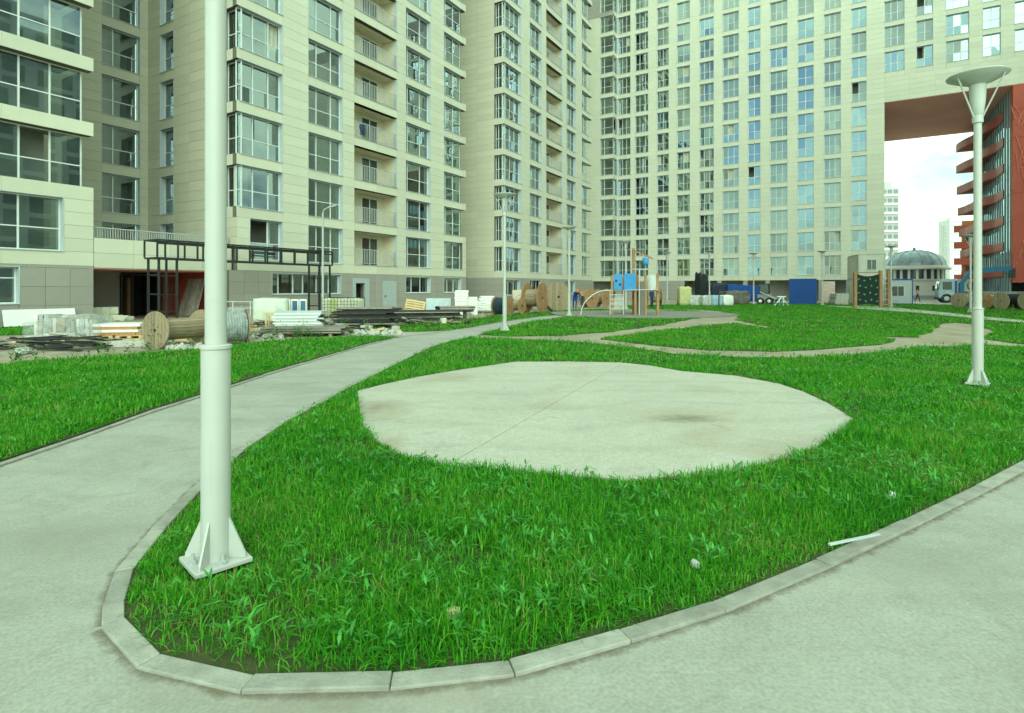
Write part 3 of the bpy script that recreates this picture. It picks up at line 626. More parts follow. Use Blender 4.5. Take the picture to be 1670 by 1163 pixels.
for k in range(1, K1 + 1):
    if k == 1: f.window(*c1[0], sill(k), head(k), (.62,), (.42,), .3, sep=True, openp=1)
    else: f.window(U10 + .12, cc[0][1], sill(k), head(k), (.36, .72), (.42,), .3, sep=True, sides='R', curtain=random.choice((0, 0, .3)))
    f.window(*cc[1], sill(k), head(k), (.30, .72), (.44,), .3, sep=True, curtain=random.choice((0, .3, .5, .7)))
    f.loggia(*cc[2], sill(k), head(k))
    f.window(*cc[3], sill(k), head(k), (.17, .66), (.44,), .3, sep=True, curtain=random.choice((.7, 1.0)) if k < 5 else random.choice((0, .3, .7)))
    f.window(*cc[4], sill(k), head(k), (.2, .6), (.44,), .3, sep=True, sides='L', curtain=random.choice((0, .3, .7)))
    b1.box('corner_glazing', M_GLASS, U1 - .32, U1 - .31, W1 + .4, W1 + 2.0, sill(k), head(k))
# brown ground floor
gw = [(u_at(444, W1), u_at(556, W1)), (u_at(580, W1), u_at(594.5, W1)), (u_at(662, W1), u_at(702, W1)), (u_at(724, W1), u_at(752, W1))]
x = 19.5
for i, g_ in enumerate(gw):
    f.wall(x, g_[0], 0, 2.62, M_BROWN, 4, 1.2)
    z0, z1 = ((1.22, 2.5), (0.1, 1.95), (1.22, 2.5), (1.22, 2.5))[i]
    f.wall(*g_, 0, z0, M_BROWN, 2, 1.5); f.wall(*g_, z1, 2.62, M_BROWN, 1, 2.5)
    if i == 1:
        o = b1.box('doorway_frame', M_DOOR, g_[0] - .28, g_[0] - .01, W1 - .05, W1 + .1, 0.1, 2.3); b1.box('doorway_frame', M_DOOR, g_[1] + .01, g_[1] + .45, W1 - .05, W1 + .1, 0.1, 2.3); b1.box('doorway_frame', M_DOOR, g_[0] - .01, g_[1] + .01, W1 - .05, W1 + .1, 1.95, 2.3)
    else: f.window(g_[0], g_[1], z0, z1, ((.11, .31, .45, .65, .84) if i == 0 else (.3, .66)), (), .25, sep=True)
    x = g_[1]
f.wall(x, U1, 0, 2.62, M_BROWN, 4, 1.2)
d0, d1 = u_at(624, W1), u_at(646, W1)
dr = b1.box('door', M_DOOR, d0, d1, W1 - .06, W1 - .004, .05, 2.15); b1.box('handle', M_DARK, d0 + .15, d0 + .3, W1 - .11, W1 - .065, 1.0, 1.05, dr); dr2 = b1.box('handle', M_DARK, d0 + .15, d0 + .2, W1 - .09, W1 - .065, 0.92, 1.0, dr)
f.finish()
fs = Fac(b1, U10, 0, -90); ws = -w_at(261, U10), -w_at(283, U10)
cw = (-(W1 + 1.35), -(W1 + .12))
for k in range(1, K1 + 1):
    zb = 3.97 if k == 1 else 3 * k - .36
    cols = [ws] if k == 1 else [ws, (cw[0], -W1)]
    x = -WR
    if k > 1:
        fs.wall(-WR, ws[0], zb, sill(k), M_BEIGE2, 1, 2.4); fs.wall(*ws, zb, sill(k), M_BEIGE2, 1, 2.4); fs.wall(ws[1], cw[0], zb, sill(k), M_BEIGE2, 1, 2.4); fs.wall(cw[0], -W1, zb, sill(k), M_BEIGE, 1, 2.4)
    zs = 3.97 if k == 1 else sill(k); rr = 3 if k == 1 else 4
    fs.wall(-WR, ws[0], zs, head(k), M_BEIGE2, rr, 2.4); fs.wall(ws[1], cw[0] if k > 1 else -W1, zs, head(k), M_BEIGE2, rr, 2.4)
    if k == 1: fs.wall(*ws, 3.9, 3.97, M_BEIGE2, 1)
    fs.window(ws[0], ws[1], zs, head(k), (), (.4,), .3, sep=True)
    if k > 1: fs.window(cw[0], cw[1], sill(k), head(k), (), (.42,), .3, sep=True, reveal=False)
fs.finish()
b1.box('inner_wall', M_ROOM, U10 + 1.8, U1 - 1.6, W1 + 2.4, W1 + 11, 0, 48); b1.box('inner_wall', M_ROOM, U10 + .5, U10 + 1.8, W1 + 2.4, W1 + 11, 0, 48)
b1.box('end_wall', M_BEIGE2, U1 - 1.6, U1 - .3, W1 + 2.2, W1 + 11, 0, 48); b1.box('upper_storeys', M_BEIGE, U10, U1, W1, W1 + 2.4, 3 * K1 + 2.66, 48)
slabs(b1, M_CEIL, [(U10 + .42, cc[2][0] - .12, W1 + .42, W1 + 2.4), (cc[2][1] + .12, U1 - .35, W1 + .42, W1 + 2.4)], 1, K1)
b1.emit()

# ---- second block
W2 = 28.5; U20 = 47.5
b2 = Building('apartment_block', 'beige apartment block with shaded side wall, behind the upright cable drums', 'building', 58, W2)
f = Fac(b2, 0, W2, 0); U2 = u_at(966, W2); K2 = 15
cc = [(U20 + .12, u_at(850, W2)), (u_at(864, W2), u_at(883.3, W2)), (u_at(891, W2), u_at(917.5, W2)), (u_at(924, W2), u_at(939.4, W2)), (u_at(949, W2), u_at(961.6, W2))]
grid(f, U20, U2, [(U20, cc[0][1])] + cc[1:4] + [(cc[4][0], U2)], 1, K2, M_BEIGE, maxw=2.4)
for k in range(1, K2 + 1):
    f.window(*cc[0], sill(k), head(k), (.42, .7), (.44,), .3, sides='R', curtain=random.choice((0, 0, .4)))
    f.window(*cc[1], sill(k), head(k), (.3, .66), (.44,), .3, curtain=random.choice((0, .4, .8)))
    f.loggia(*cc[2], sill(k), head(k)); f.window(*cc[3], sill(k), head(k), (.3, .66), (.44,), .3, curtain=random.choice((0, .4, .8)))
    f.window(*cc[4], sill(k), head(k), (.5,), (.44,), .3, sides='L', curtain=random.choice((.4, .8, 1)))
gx = U20
for g_ in ((u_at(823, W2), u_at(848, W2)), (u_at(864, W2), u_at(883, W2)), (u_at(922, W2), u_at(938, W2))):
    f.wall(gx, g_[0], 0, 2.62, M_BROWN, 4, 1.6); f.wall(*g_, 0, .9, M_BROWN, 2, 2); f.wall(*g_, 2.45, 2.62, M_BROWN, 1, 3); f.window(*g_, .9, 2.45, (.35, .7), (), .25); gx = g_[1]
f.wall(gx, U2, 0, 2.62, M_BROWN, 4, 1.6); f.finish()
fs = Fac(b2, U20, 0, -90); WB = 42.0; cw = (-w_at(806, U20), -W2 - .12)
for k in range(0, K2 + 1):
    zb = 0 if k == 0 else 3 * k - .36; zb = 2.62 if k == 1 else zb
    if k == 0: fs.wall(-WB, -W2, 0, 2.62, M_BROWN, 4, 2.4); continue
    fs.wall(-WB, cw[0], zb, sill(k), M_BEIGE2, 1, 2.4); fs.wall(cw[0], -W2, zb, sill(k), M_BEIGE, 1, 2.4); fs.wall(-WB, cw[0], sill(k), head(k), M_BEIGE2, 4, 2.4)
    fs.window(cw[0], cw[1], sill(k), head(k), (.3,), (.44,), .3, reveal=False)
fs.finish()
b2.box('inner_wall', M_ROOM, U20 + 2.6, U2 - 1.5, W2 + 2.4, W2 + 13, 0, 52); b2.box('end_wall', M_BEIGE2, U2 - 1.5, U2 - .3, W2 + 2.2, W2 + 13, 0, 52); b2.box('inner_wall', M_ROOM, U20 + .45, U20 + 2.6, W2 + 2.4, W2 + 13, 0, 52)
b2.box('upper_storeys', M_BEIGE, U20, U2, W2, W2 + 2.4, 3 * K2 + 2.66, 52)
slabs(b2, M_CEIL, [(U20 + .45, cc[2][0] - .12, W2 + .42, W2 + 2.4), (cc[2][1] + .12, U2 - .35, W2 + .42, W2 + 2.4)], 1, K2)
b2.emit()

# ---- long back block with the bridge over the gateway
U3 = 80.8
b3 = Building('apartment_block', 'long beige apartment block across the back with a bridge over the red gateway', 'building', U3, 0)
f = Fac(b3, U3, 0, -90); v_at = lambda p: -w_at(p, U3)
VB = v_at(1003.5); VE = v_at(1442.5); K3 = 15
px3 = [(1008, 1028), (1036, 1057), (1071.5, 1090.5), (1104, 1125), (1141, 1164), (1178.7, 1204.7), (1220, 1240), (1256, 1284), (1301, 1327), (1344, 1371), (1389, 1413)]
cols = [(v_at(a), v_at(b)) for a, b in px3]
mulls = [(.33, .66), (.33, .75), (.5,), (.5,), (.33, .7), (.33, .7), (.5,), (.35, .7), (.5,), (.33, .66), (.5,)]
gl3 = [M_GLASS, M_GLASS, M_GLASS, M_GLASS, M_GLASS, M_GLASS, M_GLASS_SKY, M_GLASS, M_GLASS_SKY, M_GLASS, M_GLASS_SKY]
cu3 = [(.3, .5, .7), (.5, .8, 1), (0, .3, .5), (.7, 1, 1), (0, .3, .5), (.4, .7, 1), (0,), (.7, 1, 1), (0, .3, .4), (.4, .7, 1), (0, .2)]
grid(f, VB, VE, cols, 1, K3, M_BEIGE, upper=None, maxw=2.6)
for k in range(1, K3 + 1):
    for i, c in enumerate(cols):
        cm = M_CURTY if (i == 3 and k == 1) else None
        f.window(*c, sill(k), head(k), mulls[i], (.42,), .22, glass=gl3[i] if random.random() > .12 else (M_GLASS_SKY if gl3[i] is M_GLASS else M_GLASS), curtain=1.0 if cm else random.choice(cu3[i]), cmat=cm)
# bridge part
VR = 46.0; pxb = [(1442.6, 1475), (1495, 1521.5), (1543, 1580.5), (1603, 1632), (1655, 1690)]
cb = [(v_at(a), v_at(b)) for a, b in pxb]
f.wall(VE, VR, 23.7, 26.64, M_BEIGE, 5, 2.6)
f2 = Fac(b3, U3, 0, -90); grid(f2, VE, VR, cb, 9, K3, M_BEIGE, base=26.64, maxw=2.6)
for k in range(9, K3 + 1):
    for i, c in enumerate(cb): f.window(*c, sill(k), head(k), ((.33, .66), (.5,), (.33, .66), (.5,), (.5,))[i], (.42,), .22, glass=random.choice((M_GLASS, M_GLASS_SKY)), curtain=random.choice((.3, .6, 1, 1)))
f2.finish()
# ground floor: brown wall, then open bays between piers
f.wall(VB, v_at(1110), 0, 2.62, M_BROWN, 4, 2.0)
pr = [1110, 1134, 1170, 1212, 1248, 1292, 1335, 1380, 1442.5]
for i in range(len(pr) - 1):
    a = v_at(pr[i]); f.wall(a, a + .55, 0, 2.62, M_BROWN, 4, 1)
f.wall(VE - .9, VE, 0, 2.62, M_BROWN, 4, 1); f.finish()
# protruding corner bay at the left end
fb = Fac(b3, U3 - 1.5, 0, -90); vb_at = lambda p: -w_at(p, U3 - 1.5); a0 = vb_at(962); a1 = vb_at(1000.5); cwin = (vb_at(979), a1 - .1)
grid(fb, a0 - 4, a1, [(cwin[0], a1)], 1, K3, M_BEIGE, upper=(14, M_BROWN), maxw=2.6)
for k in range(1, K3 + 1): fb.window(*cwin, sill(k), head(k), (.3,), (.42,), .22, sides='L', curtain=random.choice((.3, .6, 1, 0)))
fb.wall(a0 - 4, vb_at(968), 0, 2.62, M_BROWN, 4, 2); fb.finish()
for k in range(1, K3 + 1): b3.box('corner_glazing', M_GLASS, U3 - 1.2, U3 + .4, -a1 + .06, -a1 + .07, sill(k), head(k)); b3.box('spandrel', M_BEIGE, U3 - 1.46, U3 + .03, -a1, -a1 + .5, 3 * k - .36, sill(k))
b3.box('inner_wall', M_ROOM, U3 + 1.8, U3 + 20, -VE + 1, -VB + 6, 2.7, 50); b3.box('inner_wall', M_ROOM, U3 + 3.5, U3 + 5, -VE + 1, -VB + 6, 0, 2.7)
b3.box('end_wall', M_BEIGE2, U3 + .43, U3 + 21.4, -VE + .02, -VE + .9, 0, 23.7)
b3.box('bridge_core', M_ROOM, U3 + 1.8, U3 + 20, -VR, -VE + 1, 24.2, 50); b3.box('soffit', M_SOFFIT, U3 + .04, U3 + 21.5, -VR, -VE - .002, 23.66, 24.1)
b3.box('upper_storeys', M_BROWN, U3, U3 + 1.8, -VR, -VB, 3 * K3 + 2.66, 50)
slabs(b3, M_CEIL, [(U3 + .42, U3 + 1.8, -VE + .9, -VB + 5)], 1, K3); slabs(b3, M_CEIL, [(U3 + .42, U3 + 1.8, -VR, -VE)], 9, K3)
b3.emit()

# ---- red building under the bridge
b4 = Building('red_building', 'red office building with curved balconies and glass wall under the bridge', 'building', U3, -16)
vr = 15.9; zt = 23.6
b4.box('facade_screen', M_RED, U3 - .25, U3 + 1.0, -24, -vr, 2.2, zt)
b4.box('side_wing', M_BEIGE2, U3 - .15, U3 + 1.0, -46, -24, 0, zt)
b4.box('plinth', mat('plinth_stone', (0.36, 0.36, 0.32), 0.8), U3 - 8, U3 + 21, -46, -vr + 2, 0, 1.0)
mb = None
lat = mat('red_lattice', (0.55, 0.16, 0.09), 0.5)
for i in range(46):
    z = random.uniform(2.6, 21.5); v = vr + .2 + random.random() ** 1.5 * 6.5; h = random.uniform(1.2, 3.4); dv = random.uniform(-1.2, 1.2)
    p0 = BW(U3 - .30, -v, z); p1 = BW(U3 - .30, -(v + dv), min(z + h, zt - .1))
    R_ = Matrix.Rotation(-TH, 3, 'Z'); l0 = R_ @ (p0 - b4.root.location); l1 = R_ @ (p1 - b4.root.location)
    MB().bar(l0, l1, .07, .06).build('lattice_bar', lat, b4.root)
for k in range(1, 8): b4.box('floor_band', M_RED, U3 - .29, U3 - .252, -24, -vr - .02, 3 * k - .08, 3 * k)
f4 = Fac(b4, 0, -vr, 180)
for k in range(0, 8):
    n = 16; za, zb = (.9 if k == 0 else 3 * k + .02), min(3 * k + 2.98, zt)
    for i in range(n):
        a = -(U3 + 1.0 + (i + 1) * 1.25); me = cached(('cw', round(zb - za, 2)), lambda: quad_mesh([(0.03, 1.22, 0, zb - za, 0, 0)], 'pane', M_GLASS_SKY))
        o = f4.put('pane', me, a, .05, za, random.gauss(0, .004))
mbm = MB()
for i in range(17): mbm.box(-(U3 + 1.0 + i * 1.25) - .03, -(U3 + 1.0 + i * 1.25) + .03, -.04, .08, .9, zt)
f4.put('mullions', mbm.mesh('mullions', M_REVEAL), 0, 0, 0)
b4.box('inner_wall', M_ROOM, U3 + 1.2, U3 + 21, -46, -vr - 2.0, 1.0, zt); slabs(b4, M_CEIL, [(U3 + 1.0, U3 + 21, -vr - 1.9, -vr - .1)], 1, 7)
for k in range(1, 8):
    us = [U3 + 4 + i * .8 for i in range(22)]
    pro = [max(.05, 1.7 * min(1, max(0, (u - U3 - 6) / 11)) ** 1.3 + .35 * math.sin((u - U3) * .55 + .4 * k) * min(1, (u - U3 - 4) / 5)) for u in us]
    outer = [(u - b4.u0, -vr + p - b4.w0) for u, p in zip(us, pro)]; inner = [(u - b4.u0, -vr + max(.01, p - .14) - b4.w0) for u, p in zip(us, pro)]
    o = MB().prism(outer + [(us[-1] - b4.u0, -vr + .01 - b4.w0), (us[0] - b4.u0, -vr + .01 - b4.w0)], 3 * k - .15, 3 * k).build('balcony', M_RED, b4.root)
    m2 = MB()
    for i in range(len(us) - 1): m2.prism([outer[i], outer[i + 1], inner[i + 1], inner[i]], 3 * k + .002, 3 * k + .92)
    m2.prism([outer[-1], (us[-1] - b4.u0 - .12, outer[-1][1]), (us[-1] - b4.u0 - .12, -vr + .02 - b4.w0), (us[-1] - b4.u0, -vr + .02 - b4.w0)], 3 * k + .002, 3 * k + .92)
    m2.build('parapet', mat('red_parapet', (0.50, 0.12, 0.09), 0.5, 0.08), o)

# ---- block across the courtyard: outside the frame, mirrored in the windows on the left
b6 = Building('apartment_block', 'beige apartment block across the courtyard, seen only as reflections in the left windows', 'building', 35, -42)
b6.box('wall', mat('slate_cladding', (0.45, 0.50, 0.52), .6, .1, .4), 2, 70, -54, -42, 0, 42)
wm6 = MB().box(0, 2.6, -.02, .06, 0, 2.3).mesh('window', mat('dark_reflective_pane', (0.13, 0.17, 0.20), .1, .2, spec=.7)); f6 = Fac(b6, 0, -42, 180)
for k in range(1, 14):
    for i in range(16): f6.put('window', wm6, -(4 + i * 4.1) - 2.6, 0, sill(k))

gp = [BW(u, w) for u, w in ((74, 1), (150, 1), (150, -24), (66, -24))]
struct(MB().prism([(p.x, p.y) for p in gp], -.02, -.006, True).build('gate_pavement', mat('pale_gate_paving', (0.52, 0.50, 0.45), .85, .1, .6)))

# ---------------------------------------------------------------- lamps
def lamp_proto():
    r = link('street_lamp', None)
    base = MB().box(-.15, .15, -.15, .15, .02, .045).build('base_plate', M_POLE, r); bevel(base, .004)
    for sx in (-1, 1):
        for sy in (-1, 1):
            b = MB(); c = (.118 * sx * (sx == sy), .118 * sy * (sx != sy))
            b.cyl((*c, .045), (*c, .065), .022, n=6, smooth=False).cyl((*c, .065), (*c, .10), .011, n=8); b.build('bolt', M_GREY, base)
    MB().lathe([(.0775, .045), (.0775, .05), (.0775, .3), (.0775, 1.2), (.0775, 1.23), (.0775, 1.235), (.084, 1.236), (.084, 1.238), (.084, 1.253), (.084, 1.255), (.083, 1.256), (.058, 1.262)], 32).build('sleeve', M_POLE, r)
    hb = MB(); ar = [math.radians(t) for t in range(-28, 29, 7)]
    vs = [(.0786 * math.sin(t), -.0786 * math.cos(t), z) for z in (.43, .72) for t in ar]; n_ = len(ar)
    hb._add(vs, [(i, i + 1, n_ + i + 1, n_ + i) for i in range(n_ - 1)], True); vi = [(x * .985, y * .985, z) for x, y, z in vs]
    for a_, b_ in ((0, n_), (n_ - 1, 2 * n_ - 1)): hb._add([vs[a_], vs[b_], vi[b_], vi[a_]], [(0, 1, 2, 3)])
    for k_ in (0, n_): hb._add(vs[k_:k_ + n_] + vi[k_:k_ + n_], [(i, i + 1, n_ + i + 1, n_ + i) for i in range(n_ - 1)])
    hb.build('hatch', M_POLE, r, None, -1.15)
    MB().lathe([(.057, 1.2), (.055, 4.3)], 28).build('pole', M_POLE, r)
    for i in range(4):
        a = i * math.pi / 2 + math.pi / 4; m = MB(); t = .006
        q = [(.07, .046), (.172, .046), (.172, .07), (.08, .27), (.07, .27)]
        vs = [(x, s * t, z) for s in (-1, 1) for x, z in q]
        m._add(vs, [(0, 1, 2, 3, 4), (9, 8, 7, 6, 5)] + [(i_, i_ + 5, (i_ + 1) % 5 + 5, (i_ + 1) % 5) for i_ in range(5)])
        m.build('gusset', M_POLE, r, None, a)
    M_HEAD = mat('grey_lamp_head', (0.52, 0.56, 0.53), 0.45, 0.03)
    MB().lathe([(.06, 4.26), (.073, 4.261), (.075, 4.264), (.075, 4.27), (.075, 4.355), (.075, 4.36), (.068, 4.362), (.068, 4.38), (.08, 4.40), (.105, 4.62), (.114, 4.86), (.115, 4.88), (.0, 4.881)], 28).build('head', M_HEAD, r)
    d = MB().lathe([(.10, 4.88), (.25, 4.94), (.41, 5.02), (.42, 5.035), (.41, 5.045), (0, 5.06)], 48).build('reflector_disc', M_HEAD, r)
    for i in range(3):
        a = i * 2.0944 + .35; MB().cyl((.07 * math.cos(a), .07 * math.sin(a), 4.36), (.35 * math.cos(a), .35 * math.sin(a), 4.988), .013, n=8).build('strut', M_POLE, r)
    return r
proto = lamp_proto()
lamps = [((352, 0, 3.25), 45, 'tall white lamp post in the left foreground, its top cut off by the frame'),
         ((1594.5, 0, 9.25), 45, 'white lamp post with grey disc head at the right edge of the lawn'),
         ((823, 0, 21.0), 20, 'white disc lamp post at the lawn tip beside the curving path'),
         ((928, 0, 32.2), 10, 'white disc lamp post left of the playground, near the worker in blue'),
         ((1020.5, 0, 42.0), 30, 'white disc lamp post directly behind the blue playground panels'),
         ((1088, 0, 55.0), 0, 'thin white disc lamp post just right of the playground slide tower'),
         ((1157, 0, 52.0), 0, 'thin white lamp post in front of the tarpaulin pile'),
         ((1229, 0, 56.0), 0, 'thin white lamp post in front of the blue site fence'),
         ((1341, 0, 53.0), 0, 'thin white lamp post just right of the blue corrugated container'),
         ((1453.5, 0, 46.5), 0, 'white disc lamp post just right of the climbing net frame'),
         ((1583, 0, 37.0), 0, 'white lamp post seen just left of the right foreground post')]
for i, ((px, _, Y), rz, lab) in enumerate(lamps):
    o = proto if i == 0 else copy_tree(proto)
    p = at(px, Y, .02); o.location = p; o.rotation_euler = (0, 0, math.radians(rz)); tag(o, lab, 'street lamp', 'white lamp posts of the courtyard')
# curved-arm lamp by the middle block
r = thing('street_lamp', 'grey street lamp with curved arm in front of the loggia block', 'street lamp', at(526.5, 33.5))
MB().cyl((0, 0, -.03), (0, 0, 6.0), .075, .055, 12).build('pole', M_GREY, r)
MB().tube([(0, 0, 5.95), (.03, 0, 6.15), (.12, 0, 6.26), (.35, 0, 6.33)], .035).build('arm', M_GREY, r)
MB().tbox(Matrix.Translation((.52, 0, 6.40)) @ Matrix.Rotation(-.25, 4, 'Y'), .5, .17, .07).build('lamp_head', M_GREY, r)

# ---------------------------------------------------------------- site clutter kit
GZ = -0.012
def lumpy(sx, sy, sz, amp, seed, n=7, drape=0.0):
    """a soft box standing on z=0: subdivided and pushed about by noise"""
    bm = bmesh.new(); bmesh.ops.create_cube(bm, size=1); bmesh.ops.subdivide_edges(bm, edges=bm.edges[:], cuts=n, use_grid_fill=True)
    for v in bm.verts:
        r = Vector(v.co); k = max(abs(r.x), abs(r.y), abs(r.z)); v.co = r.lerp(r.normalized() * .62, .22)
        p = v.co * 3.1 + Vector((seed, seed * 1.7, 0)); o = mnoise.noise_vector(p) * amp + mnoise.noise_vector(p * 2.7) * amp * .5
        v.co = Vector(((v.co.x + o.x) * sx, (v.co.y + o.y) * sy, (v.co.z + .5 + (o.z if v.co.z > -.45 else 0)) * sz))
        if v.co.z < 0.02: v.co.z = 0; 
    me = bpy.data.meshes.new('lump'); bm.to_mesh(me); bm.free(); me.polygons.foreach_set('use_smooth', [True] * len(me.polygons)); return me
def lump_obj(name, m, sx, sy, sz, amp, seed, parent=None, loc=None, rot=None, n=7):
    me = lumpy(sx, sy, sz, amp, seed, n); me.name = name; me.materials.append(m); return link(name, me, parent, loc, rot)

def cable_drum(label, c, R, Lw, yaw, cable=None, wood=None, planks=True, wind=.72):
    """c: centre of the axis on the ground; yaw: heading of the axis"""
    wood = wood or M_WOOD; r = thing('cable_drum', label, 'cable drum', (c.x, c.y, GZ), yaw, 'wooden cable drums on the site')
    for s in (-1, 1):
        x0 = s * Lw / 2; fl = MB()
        fl.cyl((x0 - .012, 0, R), (x0 + .012, 0, R), R * .97, n=28, smooth=False); fo = fl.build('flange', wood, r)
        if planks:
            n = 8; wd = 2 * R / n
            for i in range(n):
                y0, y1 = -R + i * wd + .006, -R + (i + 1) * wd - .006; pts = []
                for t in range(6):
                    y = y0 + (y1 - y0) * t / 5; pts.append((y, math.sqrt(max(0, R * R - y * y))))
                poly = pts + [(y, -z) for y, z in reversed(pts)]
                xa, xb = (x0 + s * .014, x0 + s * .045); vs = [(x, y, z + R) for x in (xa, xb) for y, z in poly]; k = len(poly)
                m = MB(); m._add(vs, [tuple(range(k)), tuple(range(2 * k - 1, k - 1, -1))] + [(j, j + k, (j + 1) % k + k, (j + 1) % k) for j in range(k)]); m.build('plank', wood, fo)
        MB().cyl((x0 + s * .03, 0, R), (x0 + s * .055, 0, R), R * .09, n=12).build('hub', M_DARK, fo)
        for a in range(5): MB().cyl((x0 + s * .03, R * .3 * math.cos(a * 1.2566), R + R * .3 * math.sin(a * 1.2566)), (x0 + s * .052, R * .3 * math.cos(a * 1.2566), R + R * .3 * math.sin(a * 1.2566)), .02, n=6).build('bolt', M_DARK, fo)
    if cable:
        cb = MB(); n = max(4, int(Lw / .07))
        prof = []
        for i in range(n):
            x = -Lw / 2 + .03 + (Lw - .06) * (i + .5) / n; hw = (Lw - .06) / n / 2
            prof += [(R * wind - .02, x - hw), (R * wind, x), (R * wind - .02, x + hw)]
        cb.lathe(prof, 28); cb.v = [(z, y, x + R) for x, y, z in cb.v]; cb.build('cable', cable, r)
    else:
        core = MB().cyl((-Lw / 2 + .02, 0, R), (Lw / 2 - .02, 0, R), R * .52, n=20, smooth=False).build('core', M_GREYW, r)
        st = cached(('stave', round(Lw, 2), round(R, 2)), lambda: MB().box(-Lw / 2 + .02, Lw / 2 - .02, -R * .083, R * .083, R * .525, R * .575).mesh('stave', M_WOOD))
        for i in range(20): link('stave', st, core, (0, 0, R), (i * 2 * math.pi / 20, 0, 0))
    return r
def board_stack(name, label, cat, loc, yaw, L_, W_, n, t, m, jit=.06, bearers=True, ms=None):
    r = thing(name, label, cat, loc, yaw); z = 0
    if bearers:
        for x in (-.35, .35): MB().box(L_ * x - .05, L_ * x + .05, -W_ / 2, W_ / 2, 0, .09).build('bearer', M_GREYW, r)
        z = .09
    for i in range(n):
        mm = ms[i % len(ms)] if ms else m; dx, dy = random.gauss(0, jit), random.gauss(0, jit * .6); dl = random.uniform(-jit, jit)
        MB().box(-L_ / 2 - dl, L_ / 2 + dl, -W_ / 2, W_ / 2, 0, t * .92).build('sheet', mm, r, (dx, dy, z), random.gauss(0, .015)); z += t
    return r
def pallet_mesh_into(r, w, d, m):
    for i in range(3): MB().box(-w / 2 + i * (w - .12) / 2, -w / 2 + i * (w - .12) / 2 + .12, -d / 2, d / 2, .02, .10).build('block', m, r)
    for i in range(7): y = -d / 2 + i * (d - .1) / 6; MB().box(-w / 2, w / 2, y, y + .1, .102, .125).build('slat', m, r)
    for i in range(3): y = -d / 2 + i * (d - .1) / 2; MB().box(-w / 2, w / 2, y, y + .1, 0, .018).build('slat', m, r)

# ---- left yard
p = at(253, 15.0); q = p + Vector((.35, .94, 0)) * .72
cable_drum('empty weathered wooden cable drum on its side beside the left lawn', Vector((p.x + .25, p.y + .66, 0)), .50, 1.35, math.atan2(.94, .35))
p = at(372, 16.3); dr2 = cable_drum('cable drum half hidden by the near lamp post, wrapped in silver foil', p, .50, .95, math.atan2(.6, .8), cable=mat('silver_foil', (0.34, 0.40, 0.41), 0.3, 0.4, 5, bump=.8, bscale=8), planks=False, wind=.85); lump_obj('plastic_wrap', M_FILM, .8, .8, .75, .14, 17, dr2, (.05, 0, .3))
p = at(115, 17.9); r = thing('wrapped_bale', 'bale of building material wrapped in torn clear plastic by the left yard', 'bale', (p.x, p.y, GZ), .25)
pallet_mesh_into(r, 1.6, .95, M_WOODR)
for i in range(13):
    hh = random.uniform(.5, .68); MB().tbox(Matrix.Translation((-.74 + i * .123, random.gauss(0, .02), .13 + hh / 2)) @ Matrix.Rotation(random.gauss(0, .05), 4, 'Y'), random.uniform(.07, .115), random.uniform(.8, .92), hh).build('bundle', random.choice((M_WOODR, M_STONE, M_WHITE, M_WOOD, M_STONE, M_GREY)), r)
for i in range(6): lump_obj('plastic_wrap', M_FILM, random.uniform(.4, .75), random.uniform(.9, 1.06), random.uniform(.45, .72), .12, 8 + i * 3, r, (-.7 + i * .28, random.gauss(-.04, .03), random.choice((0, .05, .12))), random.gauss(0, .1))
p = at(198, 18.3)
for q_ in (-.42, .42):
    pr_ = thing('wooden_pallet', 'fresh wooden pallet, left one under the orange boards' if q_ < 0 else 'fresh wooden pallet, right one under the orange boards', 'pallet', (p.x + q_, p.y + q_ * .2, GZ), .2, 'pallets under the orange boards'); pallet_mesh_into(pr_, .78, 1.0, M_WOODL)
r = thing('board_pallet', 'orange boards with white wrap on pallets beside the plastic-wrapped bale', 'boards', (p.x, p.y, GZ + .005), .2)
for i in range(4): MB().box(-.75, .75, -.5, .5, 0, .085).build('board', [M_ORANGE, M_WHITE, M_ORANGE, M_WHITE][i], r, (random.gauss(0, .03), random.gauss(0, .03), .13 + i * .09))
r = thing('white_board', 'long white panel leaning on its edge against the brown wall', 'panel', BW((u_at(5, 29.75) + u_at(123, 29.75)) / 2, 29.75, GZ), TH)
Lb = u_at(123, 29.75) - u_at(5, 29.75); MB().tbox(Matrix.Translation((0, 0, .36)) @ Matrix.Rotation(-.28, 4, 'X'), Lb, .05, .72).build('panel', M_WHITE, r); MB().box(-Lb / 2, Lb / 2, -.25, .1, 0, .03).build('batten', M_DARK, r)
# heap of old timber at the lawn edge
r = thing('timber_heap', 'low heap of dark broken timber at the far left lawn edge', 'timber heap', (*at(70, 15.0).xy, GZ), .1)
for i in range(46):
    x = random.uniform(-2.1, 1.5); y = random.gauss(0, .35); z = random.uniform(.03, .34) * (1 - abs(x) / 3.2) + .02; a = random.gauss(0, .25)
    MB().tbox(Matrix.Translation((x, y, z)) @ Matrix.Rotation(a, 4, 'Z') @ Matrix.Rotation(random.gauss(0, .07), 4, 'Y'), random.uniform(.5, 1.6), random.uniform(.04, .13), random.uniform(.02, .05)).build('plank', random.choice((M_BLACK, M_GREYW, M_DARK, M_WOOD, M_BLACK)), r)
for i, (px, Y, s_) in enumerate(((100, 17.0, .5), (68, 16.4, .45), (38, 13.9, .28))):
    tag(lump_obj('plastic_bag', M_PLASTIC, s_ * 1.5, s_, s_ * .5, .16, 20 + i, None, (*at(px, Y).xy, GZ + .02), i), ('crumpled plastic film lying just left of the wrapped bale', 'flattened plastic film on the timber in front of the white panel', 'small torn plastic bag at the foot of the timber heap')[i], 'plastic film', 'plastic film in the left yard')
r = thing('plank_row', 'two long pale planks lying in front of the orange board pallet', 'planks', (*at(150, 16.8).xy, GZ), .08)
